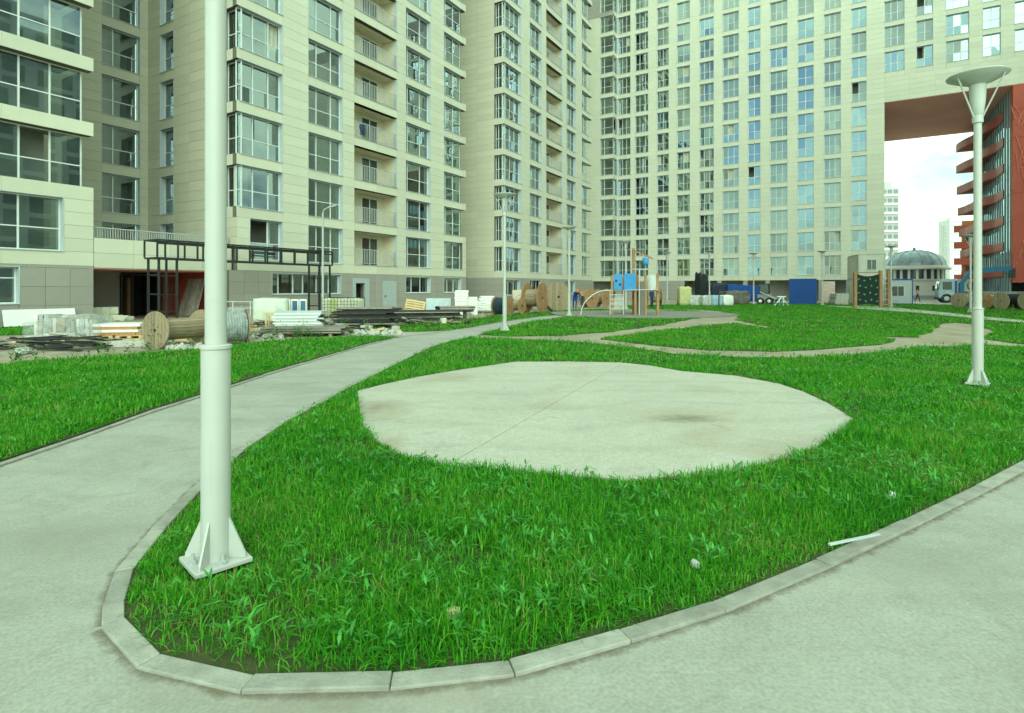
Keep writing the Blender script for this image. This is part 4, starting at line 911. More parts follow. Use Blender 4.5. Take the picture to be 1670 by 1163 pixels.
for i in range(2): MB().box(-2.3, 2.3, -.1, .1, 0, .08).build('plank', M_WOODL, r, (i * .3, i * .35, .002 * i), .02 * i)
tag(bevel(MB().box(-.9, .9, -.2, .2, 0, .17).build('concrete_block', M_STONE, None, (*at(185, 15.6).xy, GZ), .15), .02), 'pale concrete beam at the lawn edge left of the empty drum', 'concrete beam')
# entrance
r = thing('block_stack', 'stack of pale blocks at the left side of the entrance', 'blocks', (*at(170, 27.6).xy, GZ), TH)
for i in range(3):
    for j in range(2): bevel(MB().box(0, .36, 0, .4, 0, .34).build('block', M_CREAM, r, (i * .38 - .5 + .01 * j, random.gauss(0, .02), j * .345)), .015)
for i, px in enumerate((186, 196, 204)): tag(lump_obj('cement_bag', M_CREAM, .7, .45, .28 - .03 * i, .08, 40 + i, None, (*at(px, 28.2).xy, GZ + (0 if i != 1 else 0)), i * .7), ('cement bag next to the pale blocks in the entrance', 'cement bag, middle of three at the entrance', 'cement bag nearest the dark doorway')[i], 'bag', 'cement bags at the entrance')
r = thing('leaning_planks', 'grey planks leaning upright against the red entrance wall', 'planks', BW(18.6, 32.3, GZ), TH)
for i in range(9): MB().tbox(Matrix.Translation((.28 + random.gauss(0, .03), -.95 + i * .2, 1.08)) @ Matrix.Rotation(.27 + random.gauss(0, .02), 4, 'Y') @ Matrix.Rotation(random.gauss(0, .03), 4, 'X'), .03, .17, 2.2).build('plank', M_GREYW, r)
for i, px in enumerate((300, 288)): tag(lump_obj('plastic_bag', M_PLASTIC, .7, .5, .5, .14, 50 + i, None, (*at(px, 19.5).xy, GZ), 0), ('white plastic heap behind the right flange of the empty drum', 'white plastic heap behind the middle of the empty drum')[i], 'plastic film', 'plastic film in the left yard')
r = thing('ramp_railing', 'white tube railing of the entrance ramp right of the leaning planks', 'railing', BW(0, 0, 0), TH)
mbr = MB()
for z in (.55, .9): mbr.tube([(18.0, 28.6, z), (21.2, 28.6, z - .1)], .025)
for i in range(4): mbr.cyl((18 + i * 1.05, 28.6, -.03), (18 + i * 1.05, 28.6, .9 - .03 * i), .025)
mbr.build('rails', M_FRAME, r)

# ---- black steel canopy frame
r = thing('steel_frame', 'black welded steel canopy frame standing in front of the entrance', 'steel frame', BW(20, 28, GZ), TH)
ua, ub = u_at(246, 28.0) - 20, u_at(532, 28.0) - 20; zt_, zb_ = 3.86, 3.02; B_ = .075
for w in (-.55, .55):
    for z in (zt_, zt_ - .16 if w < 0 else zt_, zb_): MB().bar((ua, w, z + .001 * w), (ub, w, z + .001 * w), B_).build('chord', M_DARK, r)
    n = 11
    for i in range(n + 1): x = ua + (ub - ua) * i / n; MB().bar((x, w, zb_ + .04), (x, w, zt_ - .04), B_ * .9).build('strut', M_DARK, r)
for x in (ua, ua + 1.05, ub - 1.05, ub):
    for z in (zt_, zb_): MB().bar((x + .002, -.5, z), (x + .002, .5, z), B_ * .95).build('cross_bar', M_DARK, r)
for x in (ua + .12, ua + .95, ub - .95, ub - .12):
    for w in (-.45, .45):
        MB().bar((x, w, 0), (x, w, zb_ - .04), .085).build('post', M_DARK, r)
for x0 in (ua + .12, ub - .95):
    for w in (-.45, .45):
        for z in (.5, 1.3, 2.2): MB().bar((x0 + .04, w, z), (x0 + .79, w, z), .04).build('brace', M_DARK, r)
    for z in (.5, 1.3, 2.2): MB().bar((x0, -.4, z + .05), (x0, .4, z + .05), .04).build('brace', M_DARK, r)

# ---- middle yard
p = at(442, 25.0); r = thing('wrapped_pallet', 'tall pallet of cream foam blocks under milky plastic wrap', 'pallet', (*p.xy, GZ), .35); pallet_mesh_into(r, 1.3, 1.0, M_WOODL); lump_obj('wrapped_load', mat('milky_wrap', (0.56, 0.62, 0.52), 0.3, 0.15, 3, bump=.4, bscale=8, spec=.5), 1.4, 1.05, 1.05, .035, 61, r, (0, 0, .13))
r = thing('window_units', 'blue-tinted window units leaning in a row behind the white sheets', 'window units', (*at(481, 26.5).xy, GZ), .2)
for i in range(3):
    o = MB().box(-.16, .16, -.02, .02, 0, .75).build('frame', M_WHITE, r, (-.36 + i * .36, 0, .35), None); MB().box(-.11, .11, -.03, -.022, .08, .67).build('pane', mat('blue_film', (0.06, 0.16, 0.26), .3), o)
MB().box(-.6, .6, -.4, .4, 0, .35).build('crate', M_WOOD, r)
board_stack('sheet_stack', 'stack of white and pale blue sheets in front of the wrapped pallet', 'sheets', (*at(490, 22.6).xy, GZ), .12, 1.75, 1.0, 10, .062, M_WHITE, .06, ms=[M_WHITE, mat('pale_blue_sheet', (0.46, 0.58, 0.60), .5), M_WHITE, M_GREY])
board_stack('plywood_stack', 'low stack of grey plywood sheets at the edge of the lawn', 'plywood', (*at(500, 19.4).xy, GZ), .15, 2.5, 1.2, 6, .035, M_GREYW, .12)
r = thing('wooden_trestle', 'pale wooden trestle between wrapped pallet and white sheets', 'trestle', (*at(449, 22.9).xy, GZ), .2)
for x in (-.3, .3):
    for y in (-.25, .25): MB().bar((x, y, 0), (x, y, .55), .06).build('leg', M_WOODL, r)
for y in (-.25, .25): MB().bar((-.38, y, .58), (.38, y, .58), .07).build('rail', M_WOODL, r)
r = thing('wire_cage', 'wire mesh cage of pale yellow sacks below the long ground-floor window', 'mesh cage', (*at(560, 31.6).xy, GZ), TH - 1.2)
for i in range(5): lump_obj('sack', M_CREAM if i != 1 else mat('lime_sack', (0.50, 0.56, 0.25), .7), .42, .8, .98, .05, 70 + i, r, (-.84 + i * .42, 0, .05))
m_ = MB()
for i in range(12): m_.bar((-1.05 + i * .19, -.5, 0), (-1.05 + i * .19, -.5, 1.12), .018); m_.bar((-1.05 + i * .19, .5, 0), (-1.05 + i * .19, .5, 1.12), .018)
for i in range(7):
    for y in (-.5, .5): m_.bar((-1.05, y - .012, i * .18), (1.04, y - .012, i * .18), .018)
m_.build('mesh', M_DARK, r)
for i, (px, Y) in enumerate(((592, 33.5), (600, 32.8), (608, 33.6))): tag(lump_obj('cement_bag', mat('tan_bag', (0.50, 0.42, 0.28), .8), .8, .5, .42 - .06 * i, .09, 80 + i, None, (*at(px, Y).xy, GZ), i), ('tan bag nearest the small open doorway', 'tan bag in the middle of the three by the doorway', 'tan bag right of the small open doorway')[i], 'bag', 'tan bags by the doorway')
r = thing('rubble_bags', 'crumpled bags and broken boards between white sheets and black panels', 'debris', (*at(535, 24.5).xy, GZ), 0)
for i in range(6): lump_obj('bag', random.choice((M_CREAM, M_WOODR, M_STONE)), .6, .4, .22, .1, 90 + i, r, (random.uniform(-.7, .7), random.uniform(-.4, .4), 0), i, n=5)
BST = [M_BLACK, M_BLACK, M_GREYW, M_DARK]
board_stack('panel_stack', 'tall untidy stack of black formwork panels behind the weeds', 'panels', (*at(594, 23.0).xy, GZ), .14, 2.3, 1.3, 15, .05, M_BLACK, .14, ms=BST)
board_stack('panel_stack', 'long low stack of black formwork panels in front of the leaning pallet', 'panels', (*at(690, 28.0).xy, GZ), .22, 3.4, 1.2, 8, .055, M_BLACK, .16, ms=BST)
r = thing('pipe_bundle', 'bundle of dark pipes on the right end of the black panels', 'pipes', (*at(743, 30.0).xy, GZ), .3)
for i in range(16): MB().cyl((-.9 + random.gauss(0, .1), 0, 0), (.9 + random.gauss(0, .1), 0, 0), .05, n=8).build('pipe', random.choice((M_BLACK, M_DARK, M_GREYW)), r, (0, -.35 + (i % 6) * .13 + .05 * (i // 6), .42 + (i // 6) * .1), random.gauss(0, .03))
for x in (-.6, .6): MB().box(x - .1, x + .1, -.5, .5, 0, .37).build('bearer', M_GREYW, r)
r = thing('grey_battens', 'loose pile of grey battens left of the leaning pallet', 'battens', (*at(640, 31.5).xy, GZ), .2)
for i in range(12): MB().tbox(Matrix.Translation((random.gauss(0, .2), random.gauss(0, .2), .25 + .03 * i)) @ Matrix.Rotation(random.gauss(0, .15), 4, 'Z'), 1.7, .09, .03).build('batten', M_GREYW, r)
MB().box(-.6, .6, -.3, .3, 0, .25).build('base', M_GREYW, r)
r = thing('wooden_pallet', 'fresh wooden pallet leaning at a slant by the grey door', 'pallet', (*at(676, 33.5).xy, .38), .15); r.rotation_euler = (1.15, .18, .1); pallet_mesh_into(r, 1.15, 1.0, M_WOODL)
MB().box(-.55, .55, -.45, .45, -.28, -.01).build('crate', M_WOODL, r)
r = thing('leaning_sheet', 'pale blue-grey sheet leaning back beside the fresh pallet', 'sheet', (*at(715, 36.0).xy, GZ), .1); MB().tbox(Matrix.Translation((0, .2, .52)) @ Matrix.Rotation(-.6, 4, 'X'), 1.55, .05, 1.05).build('sheet', mat('blue_grey_sheet', (0.40, 0.48, 0.50), .5), r); MB().box(-.8, .7, -.3, .6, 0, .1).build('batten', M_GREYW, r)
for j, (px, w_, n_, lab) in enumerate(((752.5, .82, 11, 'taller stack of white insulation blocks by the block corner'), (771, .55, 8, 'shorter stack of white insulation blocks left of the bagged pallet'))):
    r = thing('block_stack', lab, 'blocks', (*at(px, 35.2 - j * .2).xy, GZ), .1, 'white block stacks')
    for i in range(n_): bevel(MB().box(-w_ / 2, w_ / 2, -.5, .5, 0, .128).build('block', M_WHITE, r, (random.gauss(0, .012), random.gauss(0, .02), i * .135)), .01)
r = thing('bag_pallet', 'pallet of white bags between the white blocks and the drums', 'pallet', (*at(787, 37.0).xy, GZ), .1); pallet_mesh_into(r, 1.2, 1.0, M_GREYW)
for i in range(6): lump_obj('bag', M_WHITE, 1.15 - .1 * (i // 2), .95, .2, .05, 110 + i, r, (random.gauss(.05 * i, .03), 0, .13 + i * .155), 0, n=5)
MB().box(-.6, .5, -.5, .5, -.0, .0).v
def debris(label, px, Y, n, sx, sy, zmax, mats, seed):
    random.seed(seed); r = thing('debris_heap', label, 'debris', (*at(px, Y).xy, GZ), .1)
    for i in range(n):
        x, y = random.uniform(-sx, sx), random.gauss(0, sy); z = .03 + random.random() * zmax * (1 - abs(x) / sx / 1.3)
        MB().tbox(Matrix.Translation((x, y, z)) @ Matrix.Rotation(random.gauss(0, .5), 4, 'Z') @ Matrix.Rotation(random.gauss(0, .14), 4, 'Y'), random.uniform(.3, 1.1), random.uniform(.05, .22), random.uniform(.02, .07)).build('board', random.choice(mats), r)
    for i in range(n // 6): lump_obj('scrap', random.choice((M_FILM, M_CREAM, M_STONE, M_WOODR)), random.uniform(.25, .5), random.uniform(.2, .4), random.uniform(.12, .3), .14, seed + i, r, (random.uniform(-sx, sx), random.gauss(0, sy), 0), i, n=4)
MD = (M_WOOD, M_WOODR, M_GREYW, M_WOODL, M_BLACK)
debris('rubble and broken boards between the foil drum and the plywood', 428, 19.5, 24, 1.0, .45, .25, MD, 511)
debris('scraps of timber and sacks in front of the black formwork panels', 575, 21.0, 30, 1.6, .3, .22, MD, 521)
debris('loose timber offcuts along the lawn before the long black panels', 690, 25.8, 28, 2.0, .3, .2, (M_GREYW, M_BLACK, M_WOOD), 531)
debris('offcuts and packaging around the wrapped pallet and trestle', 420, 23.2, 22, 1.0, .4, .3, MD, 541)
debris('boards and sacks heaped behind the black formwork panels', 625, 29.5, 26, 1.5, .5, .6, MD, 551)
debris('timber scraps lying under the second drum beside the lamp', 322, 18.6, 20, 1.2, .3, .35, MD, 561)
random.seed(99)
# ---- drums in front of the second block
Mcab = mat('dark_blue_cable', (0.03, 0.055, 0.075), .5, .2)
cable_drum('cable drum full of dark blue cable beside the white bag pallet', at(819, 33.5), .56, .85, -.45, Mcab, M_WOODR, wind=.9)
cable_drum('low empty cable drum just right of the dark blue cable drum', at(842, 35.5), .52, .8, -.55, None, M_WOODR, False)
cable_drum('large wooden cable drum seen edge-on behind the path lamp', at(872, 37.0), .98, 1.0, -.45, None, M_WOODR)
cable_drum('largest upright cable drum, seen face-on left of the workers', at(906, 40.0), 1.0, .8, -1.15, None, M_WOOD)
for i, (px, Y, lab) in enumerate(((960, 47, 'brown cable drum behind the curved ladder'), (982, 48, 'brown cable drum right behind the ladder end of the playground'), (1047, 50, 'brown cable drum seen behind the slide tower'), (1070, 51, 'brown cable drum behind the white playground barrel'))): cable_drum(lab, at(px, Y), .78, .8, -1.0 + .3 * i, None, M_WOODR, False)
r = thing('sack_pallet', 'pile of white sacks behind the large edge-on cable drum', 'sacks', (*at(853, 42.0).xy, GZ), 0); MB().box(-.75, .75, -.5, .5, 0, .7).build('crate', M_GREYW, r)
for i in range(6): lump_obj('sack', mat('pinkish_sack', (0.60, 0.52, 0.42), .8), .75, .6, .4, .08, 130 + i, r, (-.4 + (i % 3) * .42, 0, .7 + (i // 3) * .36), i, n=5)
# ---- drums at the right edge
cable_drum('wooden cable drum behind the crane truck cab', at(1569, 47), .62, .9, .5, M_GREYW, M_WOOD, True, .75)
cable_drum('cable drum with grey cable right of the right foreground lamp', at(1612, 44), .62, .9, .35, M_GREYW, M_WOODR, True, .8)
cable_drum('cable drum of thick black cable at the right edge by the red wall', at(1648, 42), .66, 1.5, .1, M_BLACK, M_WOOD, True, .8)
cable_drum('cable drum cut by the right edge of the frame', at(1685, 40), .72, .9, .25, M_BLACK, M_WOOD, False, .8)

# ---------------------------------------------------------------- playground
PY = 33.0; p0 = at(1035, PY, LZ + .03)
r = thing('playground_tower', 'wooden playground tower with blue panels, curved ladder and white barrel', 'playground', p0, 0)
def pl(px, py, dy=0.0): Y = PY + dy; q = at(px, Y, zat(py, Y)); return (q.x - p0.x, q.y - p0.y, q.z - p0.z)
def post(px, ptop, dy, w=.13, m=None, pbot=None): a = pl(px, ptop, dy); b = (a[0], a[1], 0 if pbot is None else pl(px, pbot, dy)[2]); bevel(MB().bar(b, a, w).build('post', m or M_WOODR, r), .01)
for px, pt, dy in ((998, 449, 0), (1016, 449, 1.2), (1036, 449, 0), (1053, 449, 0), (1072.5, 446, .2), (1040, 449, 1.3)): post(px, pt, dy)
post(1033.5, 405, .9, .15); 
a, b = pl(1034, 409, .9), pl(1065, 422, .9); MB().bar(a, b, .08).build('crane_arm', M_WOODR, r)
c = pl(1053, 418, .9); MB().cyl(c, (c[0], c[1], c[2] - .18), .01, n=6).build('rope', M_DARK, r); MB().lathe([(.0, -.55), (.14, -.55), (.17, -.45), (.19, -.1), (.17, -.1)], 16, c).build('bucket', M_SKYB, r)
def panel(name, x0, x1, y0, y1, dy, m, corr=0):
    A, B_2 = pl(x0, y0, dy), pl(x1, y1, dy); o = MB().box(A[0], B_2[0], A[1], A[1] + .03, B_2[2], A[2]).build(name, m, r)
    if corr:
        for i in range(corr): x = A[0] + (B_2[0] - A[0]) * (i + .5) / corr; MB().box(x - .05, x + .05, A[1] - .022, A[1] - .001, B_2[2] + .02, A[2] - .02).build('slat', m, o)
panel('side_panel', 1001, 1015, 447.5, 473, .08, M_SKYB); panel('side_panel', 1018, 1037, 446, 473.5, -.10, M_SKYB, 5)
for (px, py) in ((1005, 458), (1011, 464)): c = pl(px, py, .07); MB().cyl((c[0], c[1], c[2]), (c[0], c[1] - .012, c[2]), .07, n=14).build('porthole', M_DARK, r)
A = pl(1063, 449, .5); MB().lathe([(.36, -.86), (.37, 0), (.34, 0), (.34, -.86)], 20, A).build('barrel', mat('white_grey_plastic', (0.52, 0.55, 0.52), .5), r)
A, B2 = pl(998, 473.5, 0), pl(1073, 476, 1.3); MB().box(A[0], B2[0], A[1], B2[1], A[2] - .06, A[2]).build('platform', M_WOODR, r)
A, B2 = pl(1041.5, 461, -.04), pl(1051.5, 513, -.04); MB().box(A[0], B2[0], A[1], A[1] + .05, 0.0, A[2]).build('back_panel', mat('grey_brown_board', (0.17, 0.16, 0.14), .7), r)
for py in (481, 488, 496, 504): A, B2 = pl(996, py, -.1), pl(1016, py, -.1); MB().cyl(A, B2, .02, n=8).build('rung', M_FRAME, r)
for px in (995, 1016.5): A, B2 = pl(px, 474, -.1), pl(px, 513, -.1); MB().cyl(A, B2, .022, n=8).build('ladder_side', M_FRAME, r)
A, B2 = pl(1002, 483, .3), pl(1017, 504, .3); m_ = MB()
for i in range(9): x = A[0] + (B2[0] - A[0]) * i / 8; m_.bar((x, A[1], B2[2]), (x, A[1], A[2]), .018); z = B2[2] + (A[2] - B2[2]) * i / 8; m_.bar((A[0], A[1] - .01, z), (B2[0], A[1] - .01, z), .018)
m_.build('net', M_WHITE, r)
for dy in (-.2, .35):
    pts = [pl(x, y, dy) for x, y in ((947, 513), (949, 503), (953, 494), (960, 486), (968, 480), (977, 475.5), (987, 473.5), (997, 473.5))]; pts[0] = (pts[0][0], pts[0][1], 0); MB().tube(pts, .026).build('ladder_side', M_FRAME, r)
for x, y in ((949, 503), (954, 493), (961, 485.5), (969, 479.5), (979, 475)): MB().cyl(pl(x, y, -.2), pl(x, y, .35), .018, n=6).build('rung', M_GREY, r)
A = pl(1042.5, 439, -.4); MB().cyl((A[0], A[1], 0), A, .02, n=8).build('fire_pole', M_FRAME, r); MB().cyl(A, pl(1042.5, 439, .5), .02, n=8).build('fire_pole', M_FRAME, r)
MB().cyl(pl(1031, 439, -.05), pl(1057, 439, -.05), .018, n=8).build('rail', M_FRAME, r); MB().cyl(pl(1017, 473.5, -.15), pl(1073, 472, -.15), .018, n=8).build('rail', M_FRAME, r)

# climbing net frame
NY = 45.5; p0 = at(1420, NY, LZ); r = thing('climbing_frame', 'wooden climbing frame with dark net and pale grips before the site cabins', 'climbing frame', p0, 0)
def nl(px, py, dy=0.0): q = at(px, NY + dy, zat(py, NY + dy)); return (q.x - p0.x, q.y - p0.y, q.z - p0.z)
for px, pt, w, dy in ((1394.5, 444, .22, 0), (1436, 441, .22, 0), (1449, 441.5, .2, .3)): a = nl(px, pt, dy); MB().bar((a[0], a[1], 0), a, w).build('post', M_WOODR, r)
MB().bar(nl(1396, 444.5), nl(1435, 444.5), .08).build('beam', M_WOODR, r)
A, B2 = nl(1397.5, 447, .05), nl(1433.5, 498, .05); m_ = MB(); nx, nzz = 14, 18; vs = []
for j in range(nzz + 1):
    for i in range(nx + 1):
        s_, t_ = i / nx, j / nzz; vs.append((A[0] + (B2[0] - A[0]) * s_, A[1] + .06 * math.sin(s_ * 3.1) , A[2] + (B2[2] - A[2]) * t_ - .18 * math.sin(math.pi * s_) * (1 - 1.6 * t_)))
m_._add(vs, [(j * (nx + 1) + i, j * (nx + 1) + i + 1, (j + 1) * (nx + 1) + i + 1, (j + 1) * (nx + 1) + i) for j in range(nzz) for i in range(nx)]); m_._add([(x, y + .025, z) for x, y, z in vs], [((j + 1) * (nx + 1) + i, (j + 1) * (nx + 1) + i + 1, j * (nx + 1) + i + 1, j * (nx + 1) + i) for j in range(nzz) for i in range(nx)]); m_.build('net', mat('dark_green_net', (0.012, 0.030, 0.022), .8), r)
grip = MB().tbox(Matrix.Rotation(.6, 4, 'Y'), .09, .05, .16).mesh('grip', mat('mint_grip', (0.10, 0.30, 0.18), .5))
for i in range(16): link('grip', grip, r, (A[0] + (B2[0] - A[0]) * (.12 + .26 * (i % 4) + .06 * ((i // 4) % 2) - .05), A[1] - .02, A[2] + (B2[2] - A[2]) * (.16 + .22 * (i // 4) + .05 * (i % 2))), (0, i * .9, 0))
for i in range(6): z = .25 + i * .42; a = nl(1437, 441); b = nl(1448, 441, .3); MB().bar((a[0], a[1], z), (b[0], b[1], z), .05).build('rung', M_GREY, r)

# ---------------------------------------------------------------- cabins, containers, fence
def cabin(name, label, cat, px0, px1, Y, z0, h, depth, m, trim, wins=(), yaw=.12, corr=True, wallm=None):
    a = at(px0, Y); t1 = (px1 - CX) / F; w = (t1 * a.y - a.x) / (math.cos(yaw) - t1 * math.sin(yaw)); r = thing(name, label, cat, (*a.xy, z0), yaw)
    MB().box(.03, w - .03, .03, depth - .03, .05, h - .05).build('wall', m, r)
    for x in (0, w - .08):
        for y in (0, depth - .08): MB().box(x, x + .08, y, y + .08, 0, h).build('corner_post', trim, r)
    for z in (0, h - .12):
        MB().box(.08, w - .08, 0, .08, z, z + .12).build('edge_rail', trim, r); MB().box(.08, w - .08, depth - .08, depth, z, z + .12).build('edge_rail', trim, r)
        for x in (0, w - .08): MB().box(x, x + .08, .08, depth - .08, z, z + .12).build('edge_rail', trim, r)
    if corr:
        n = int(w / .16); rib = cached(('rib', round(h, 1), m.name), lambda: MB().box(-.035, .035, -.028, .001, .13, h - .13).mesh('rib', m))
        for i in range(1, n): link('rib', rib, r, (i * w / n, .03, 0))
    for (x0, x1, z0_, z1_) in wins:
        o = MB().box(x0 * w - .05, x1 * w + .05, -.02, .028, z0_ - .05, z1_ + .05).build('window', M_FRAME, r); MB().box(x0 * w, (x0 + x1) / 2 * w - .02, -.03, -.021, z0_, z1_).build('pane', MATS['dark_door_glass'], o); MB().box((x0 + x1) / 2 * w + .02, x1 * w, -.03, -.021, z0_, z1_).build('pane', MATS['dark_door_glass'], o)
    return r
M_CAB = mat('cream_cabin_wall', (0.56, 0.57, 0.47), .6, .1, 1)
cabin('site_cabin', 'upper cream site cabin stacked on another behind the climbing net', 'site cabin', 1400, 1444, 58, 2.55 + GZ, 2.55, 6, M_CAB, M_GREY, [(.33, .66, .95, 1.95)], -.37, False)
cabin('site_cabin', 'lower cream site cabin hidden mostly behind the climbing net', 'site cabin', 1400, 1444, 58, GZ, 2.53, 6, M_CAB, M_GREY, [(.33, .66, .95, 1.9)], -.37, False)
cabin('site_cabin', 'pale grey corrugated cabin with blue trim right of the climbing net', 'site cabin', 1450, 1489, 56, GZ, 2.5, 4, mat('pale_corrugated', (0.46, 0.50, 0.50), .5, .1), M_BLUE, [(.12, .62, .85, 1.8)], -.52)
cabin('blue_container', 'deep blue corrugated container in front of the back block', 'container', 1287, 1331.5, 57, GZ, 2.55, 3.0, M_BLUE, M_BLUE, (), -.50)
r = thing('site_fence', 'blue sheet metal fence behind the small loader', 'fence', (*at(1185, 61).xy, GZ), .03)
for i in range(6): MB().box(i * .62, i * .62 + .60, 0, .04, .15, 2.05 - .04 * i).build('sheet', M_BLUE, r, (0, random.gauss(0, .02), 0))
MB().box(0, 3.7, .05, .1, .9, 1.0).build('rail', M_BLUE, r)
for i in range(4): MB().box(i * 1.2, i * 1.2 + .06, .11, .17, 0, 1.9).build('post', M_GREY, r)
# small loader
r = thing('mini_loader', 'small white and black skid loader beside the blue fence', 'loader', (*at(1249, 57).xy, GZ), -.5)
bevel(MB().box(-.75, .55, -.55, .55, .35, 1.0).build('body', mat('loader_grey', (0.28, 0.30, 0.29), .6), r), .06)
cb_ = MB(); cb_.prism([(-.6, -.5), (.35, -.5), (.35, .5), (-.6, .5)], 1.002, 1.08)
for x in (-.58, .32):
    for y in (-.47, .47): cb_.bar((x, y, 1.05), (x * .85, y, 2.05), .07)
cb_.box(-.6, .38, -.5, .5, 2.0, 2.08); cb_.build('cab', M_DARK, r); MB().box(-.5, .28, -.44, .44, 1.1, 1.98).build('cab_glass', MATS['dark_door_glass'], r)
for x in (-.45, .35):
    for y in (-.62, .62):
        o = MB().cyl((x, y - .13, .34), (x, y + .13, .34), .34, n=20).build('wheel', M_BLACK, r); MB().cyl((x, y - .14, .34), (x, y + .14, .34), .16, n=12).build('rim', M_WHITE, o)
for y in (-.6, .6): MB().bar((-.5, y, 1.25), (.95, y, .55), .1).build('lift_arm', M_GREY, r)
MB().prism([(.9, -.75), (1.35, -.75), (1.35, .75), (.9, .75)], .05, .5).build('bucket', M_DARK, r)
# dark covered heaps
tag(lump_obj('tarpaulin_heap', mat('black_tarp', (0.022, 0.025, 0.028), .5, .3, 3, bump=.5, bscale=6), .95, .9, 3.0, .10, 201, None, (*at(1144, 56).xy, GZ), .4), 'tall narrow heap under a black tarpaulin', 'tarpaulin')
tag(lump_obj('tarpaulin_heap', mat('navy_tarp', (0.02, 0.03, 0.055), .5, .3, 3, bump=.5, bscale=6), 1.7, 1.3, 2.1, .09, 205, None, (*at(1170, 59).xy, GZ), .1), 'dark blue covered machine right of the narrow black heap', 'tarpaulin')
tag(lump_obj('soil_heap', mat('grey_soil', (0.14, 0.135, 0.115), .95, .3, 3), 2.4, 1.8, 1.3, .12, 209, None, (*at(1197, 56).xy, GZ), .2), 'grey soil heap in front of the blue fence', 'soil heap')
for i, (px, Y, m_, lab) in enumerate(((1116, 53, mat('yellow_bag', (0.52, 0.52, 0.24), .7), 'yellow bulk bag in front of the brown ground floor'), (1132, 53, M_PLASTIC, 'white bulk bag left of the narrow black heap'), (1152, 52.5, M_PLASTIC, 'white plastic wrapped load below the narrow black heap'), (1166, 52.5, mat('blue_white_bag', (0.30, 0.46, 0.55), .5), 'pale blue wrapped load below the dark blue machine'), (1183, 53, M_WHITE, 'white wrapped load left of the soil heap'))):
    tag(lump_obj('bulk_bag', m_, 1.15, .9, .95 if i else 1.7, .06, 220 + i, None, (*at(px, Y).xy, GZ), .1 * i), lab, 'bulk bag', 'bulk bags along the back block')
r = thing('pedestal_table', 'small dark round-topped table on one leg on the far lawn', 'table', (*at(1172.5, 49).xy, LZ), 0); MB().cyl((0, 0, 0), (0, 0, 1.0), .05).build('leg', M_DARK, r); MB().cyl((0, 0, 1.0), (0, 0, 1.05), .42, n=20).build('table_top', M_DARK, r)
r = thing('tubular_frame', 'white tubular frame with green seat beside the blue container', 'frame', (*at(1276, 51).xy, LZ), .1)
for x0, x1 in ((-.75, -.1), (.1, .75)): MB().cyl((x0, 0, 0), (x1 * .4 if x0 < 0 else x0, 0, .8), .05).build('leg', M_WHITE, r); MB().cyl((x1, .3, 0), (x0 * .4 if x0 > 0 else x1, .3, .8), .05).build('leg', M_WHITE, r)
MB().box(-.7, .5, -.1, .4, .2, .26).build('seat', mat('sea_green', (0.05, 0.30, 0.26), .5), r); MB().cyl((-.5, 0, .8), (.5, .3, .8), .05).build('top_bar', M_WHITE, r)
r = thing('stacked_boards', 'stack of pale boards right of the blue container', 'boards', (*at(1368, 55).xy, GZ), .1)
for i in range(8): MB().box(-.65, .65, -.5, .5, 0, .12).build('board', M_STONE, r, (random.gauss(0, .05), 0, .1 + i * .125), random.gauss(0, .02))
MB().box(-.6, .6, -.5, .5, 0, .1).build('bearer', M_GREYW, r)
tag(MB().box(-.62, .62, -.02, .02, .2, 2.3).box(-.6, -.54, .02, .07, 0, 2.3).box(.54, .6, .02, .07, 0, 2.3).build('notice_board', mat('notice', (0.62, 0.60, 0.55), .6, col2=(0.55, 0.30, 0.24), scale=2.2, stretch=(.3, 1, 3)), None, (*at(1352, 58).xy, GZ), .05), 'white notice panel with red print beside the blue container', 'notice board')
# ---------------------------------------------------------------- pavilion, truck, far towers
DY = 86.0; c = at(1491, DY); r = thing('domed_pavilion', 'white round pavilion with a glazed grey-blue dome beyond the gateway', 'pavilion', (*c.xy, GZ), 0)
RW = (M_WHITE_P := mat('white_render', (0.85, 0.86, 0.82), .7, .03))
MB().box(-4.6, 5.6, -3.5, 4, 0, 2.75).build('wall', RW, r); MB().box(-4.66, 5.66, -3.56, -3.5, 0, .55).build('plinth', M_GREY, r); MB().box(-4.9, 5.9, -3.8, 4.2, 2.752, 2.95).build('cornice', RW, r)
for x in (-2.3, .1, 2.2): o = MB().box(x, x + .55, -3.53, -3.502, 1.2, 2.0).build('window', M_FRAME, r); MB().box(x + .04, x + .51, -3.54, -3.531, 1.24, 1.96).build('pane', MATS['dark_door_glass'], o)
MB().lathe([(3.6, 2.95), (3.6, 4.35)], 32).build('drum', mat('drum_glass', (0.05, 0.08, 0.11), .15, spec=.7), r)
for i in range(24): a = i * 2 * math.pi / 24; MB().box(-.16, .16, -.08, .08, 2.95, 4.35).build('column', RW, r, (3.7 * math.cos(a), 3.7 * math.sin(a), 0), a + math.pi / 2)
MB().lathe([(3.4, 4.35), (4.5, 4.352), (4.5, 4.6), (4.2, 4.62), (4.0, 4.95), (0, 4.96)], 40).build('cornice', RW, r)
dm = MB().lathe([(3.9 * math.cos(t), 4.96 + 2.35 * math.sin(t)) for t in [i * math.pi / 2 / 9 for i in range(9)]] + [(.25, 7.32)], 32, smooth=False).build('dome', mat('dome_glass', (0.40, 0.56, 0.66), .3, .25, 1.2, spec=.6), r)
for i in range(16):
    a = i * math.pi / 8; MB().tube([(3.95 * math.cos(t) * math.cos(a), 3.95 * math.cos(t) * math.sin(a), 4.96 + 2.39 * math.sin(t)) for t in [k * math.pi / 2 / 7 for k in range(8)]], .03, 5).build('dome_rib', M_GREY, dm)
MB().cyl((0, 0, 7.3), (0, 0, 7.75), .22, .15).build('finial', M_GREY, dm)

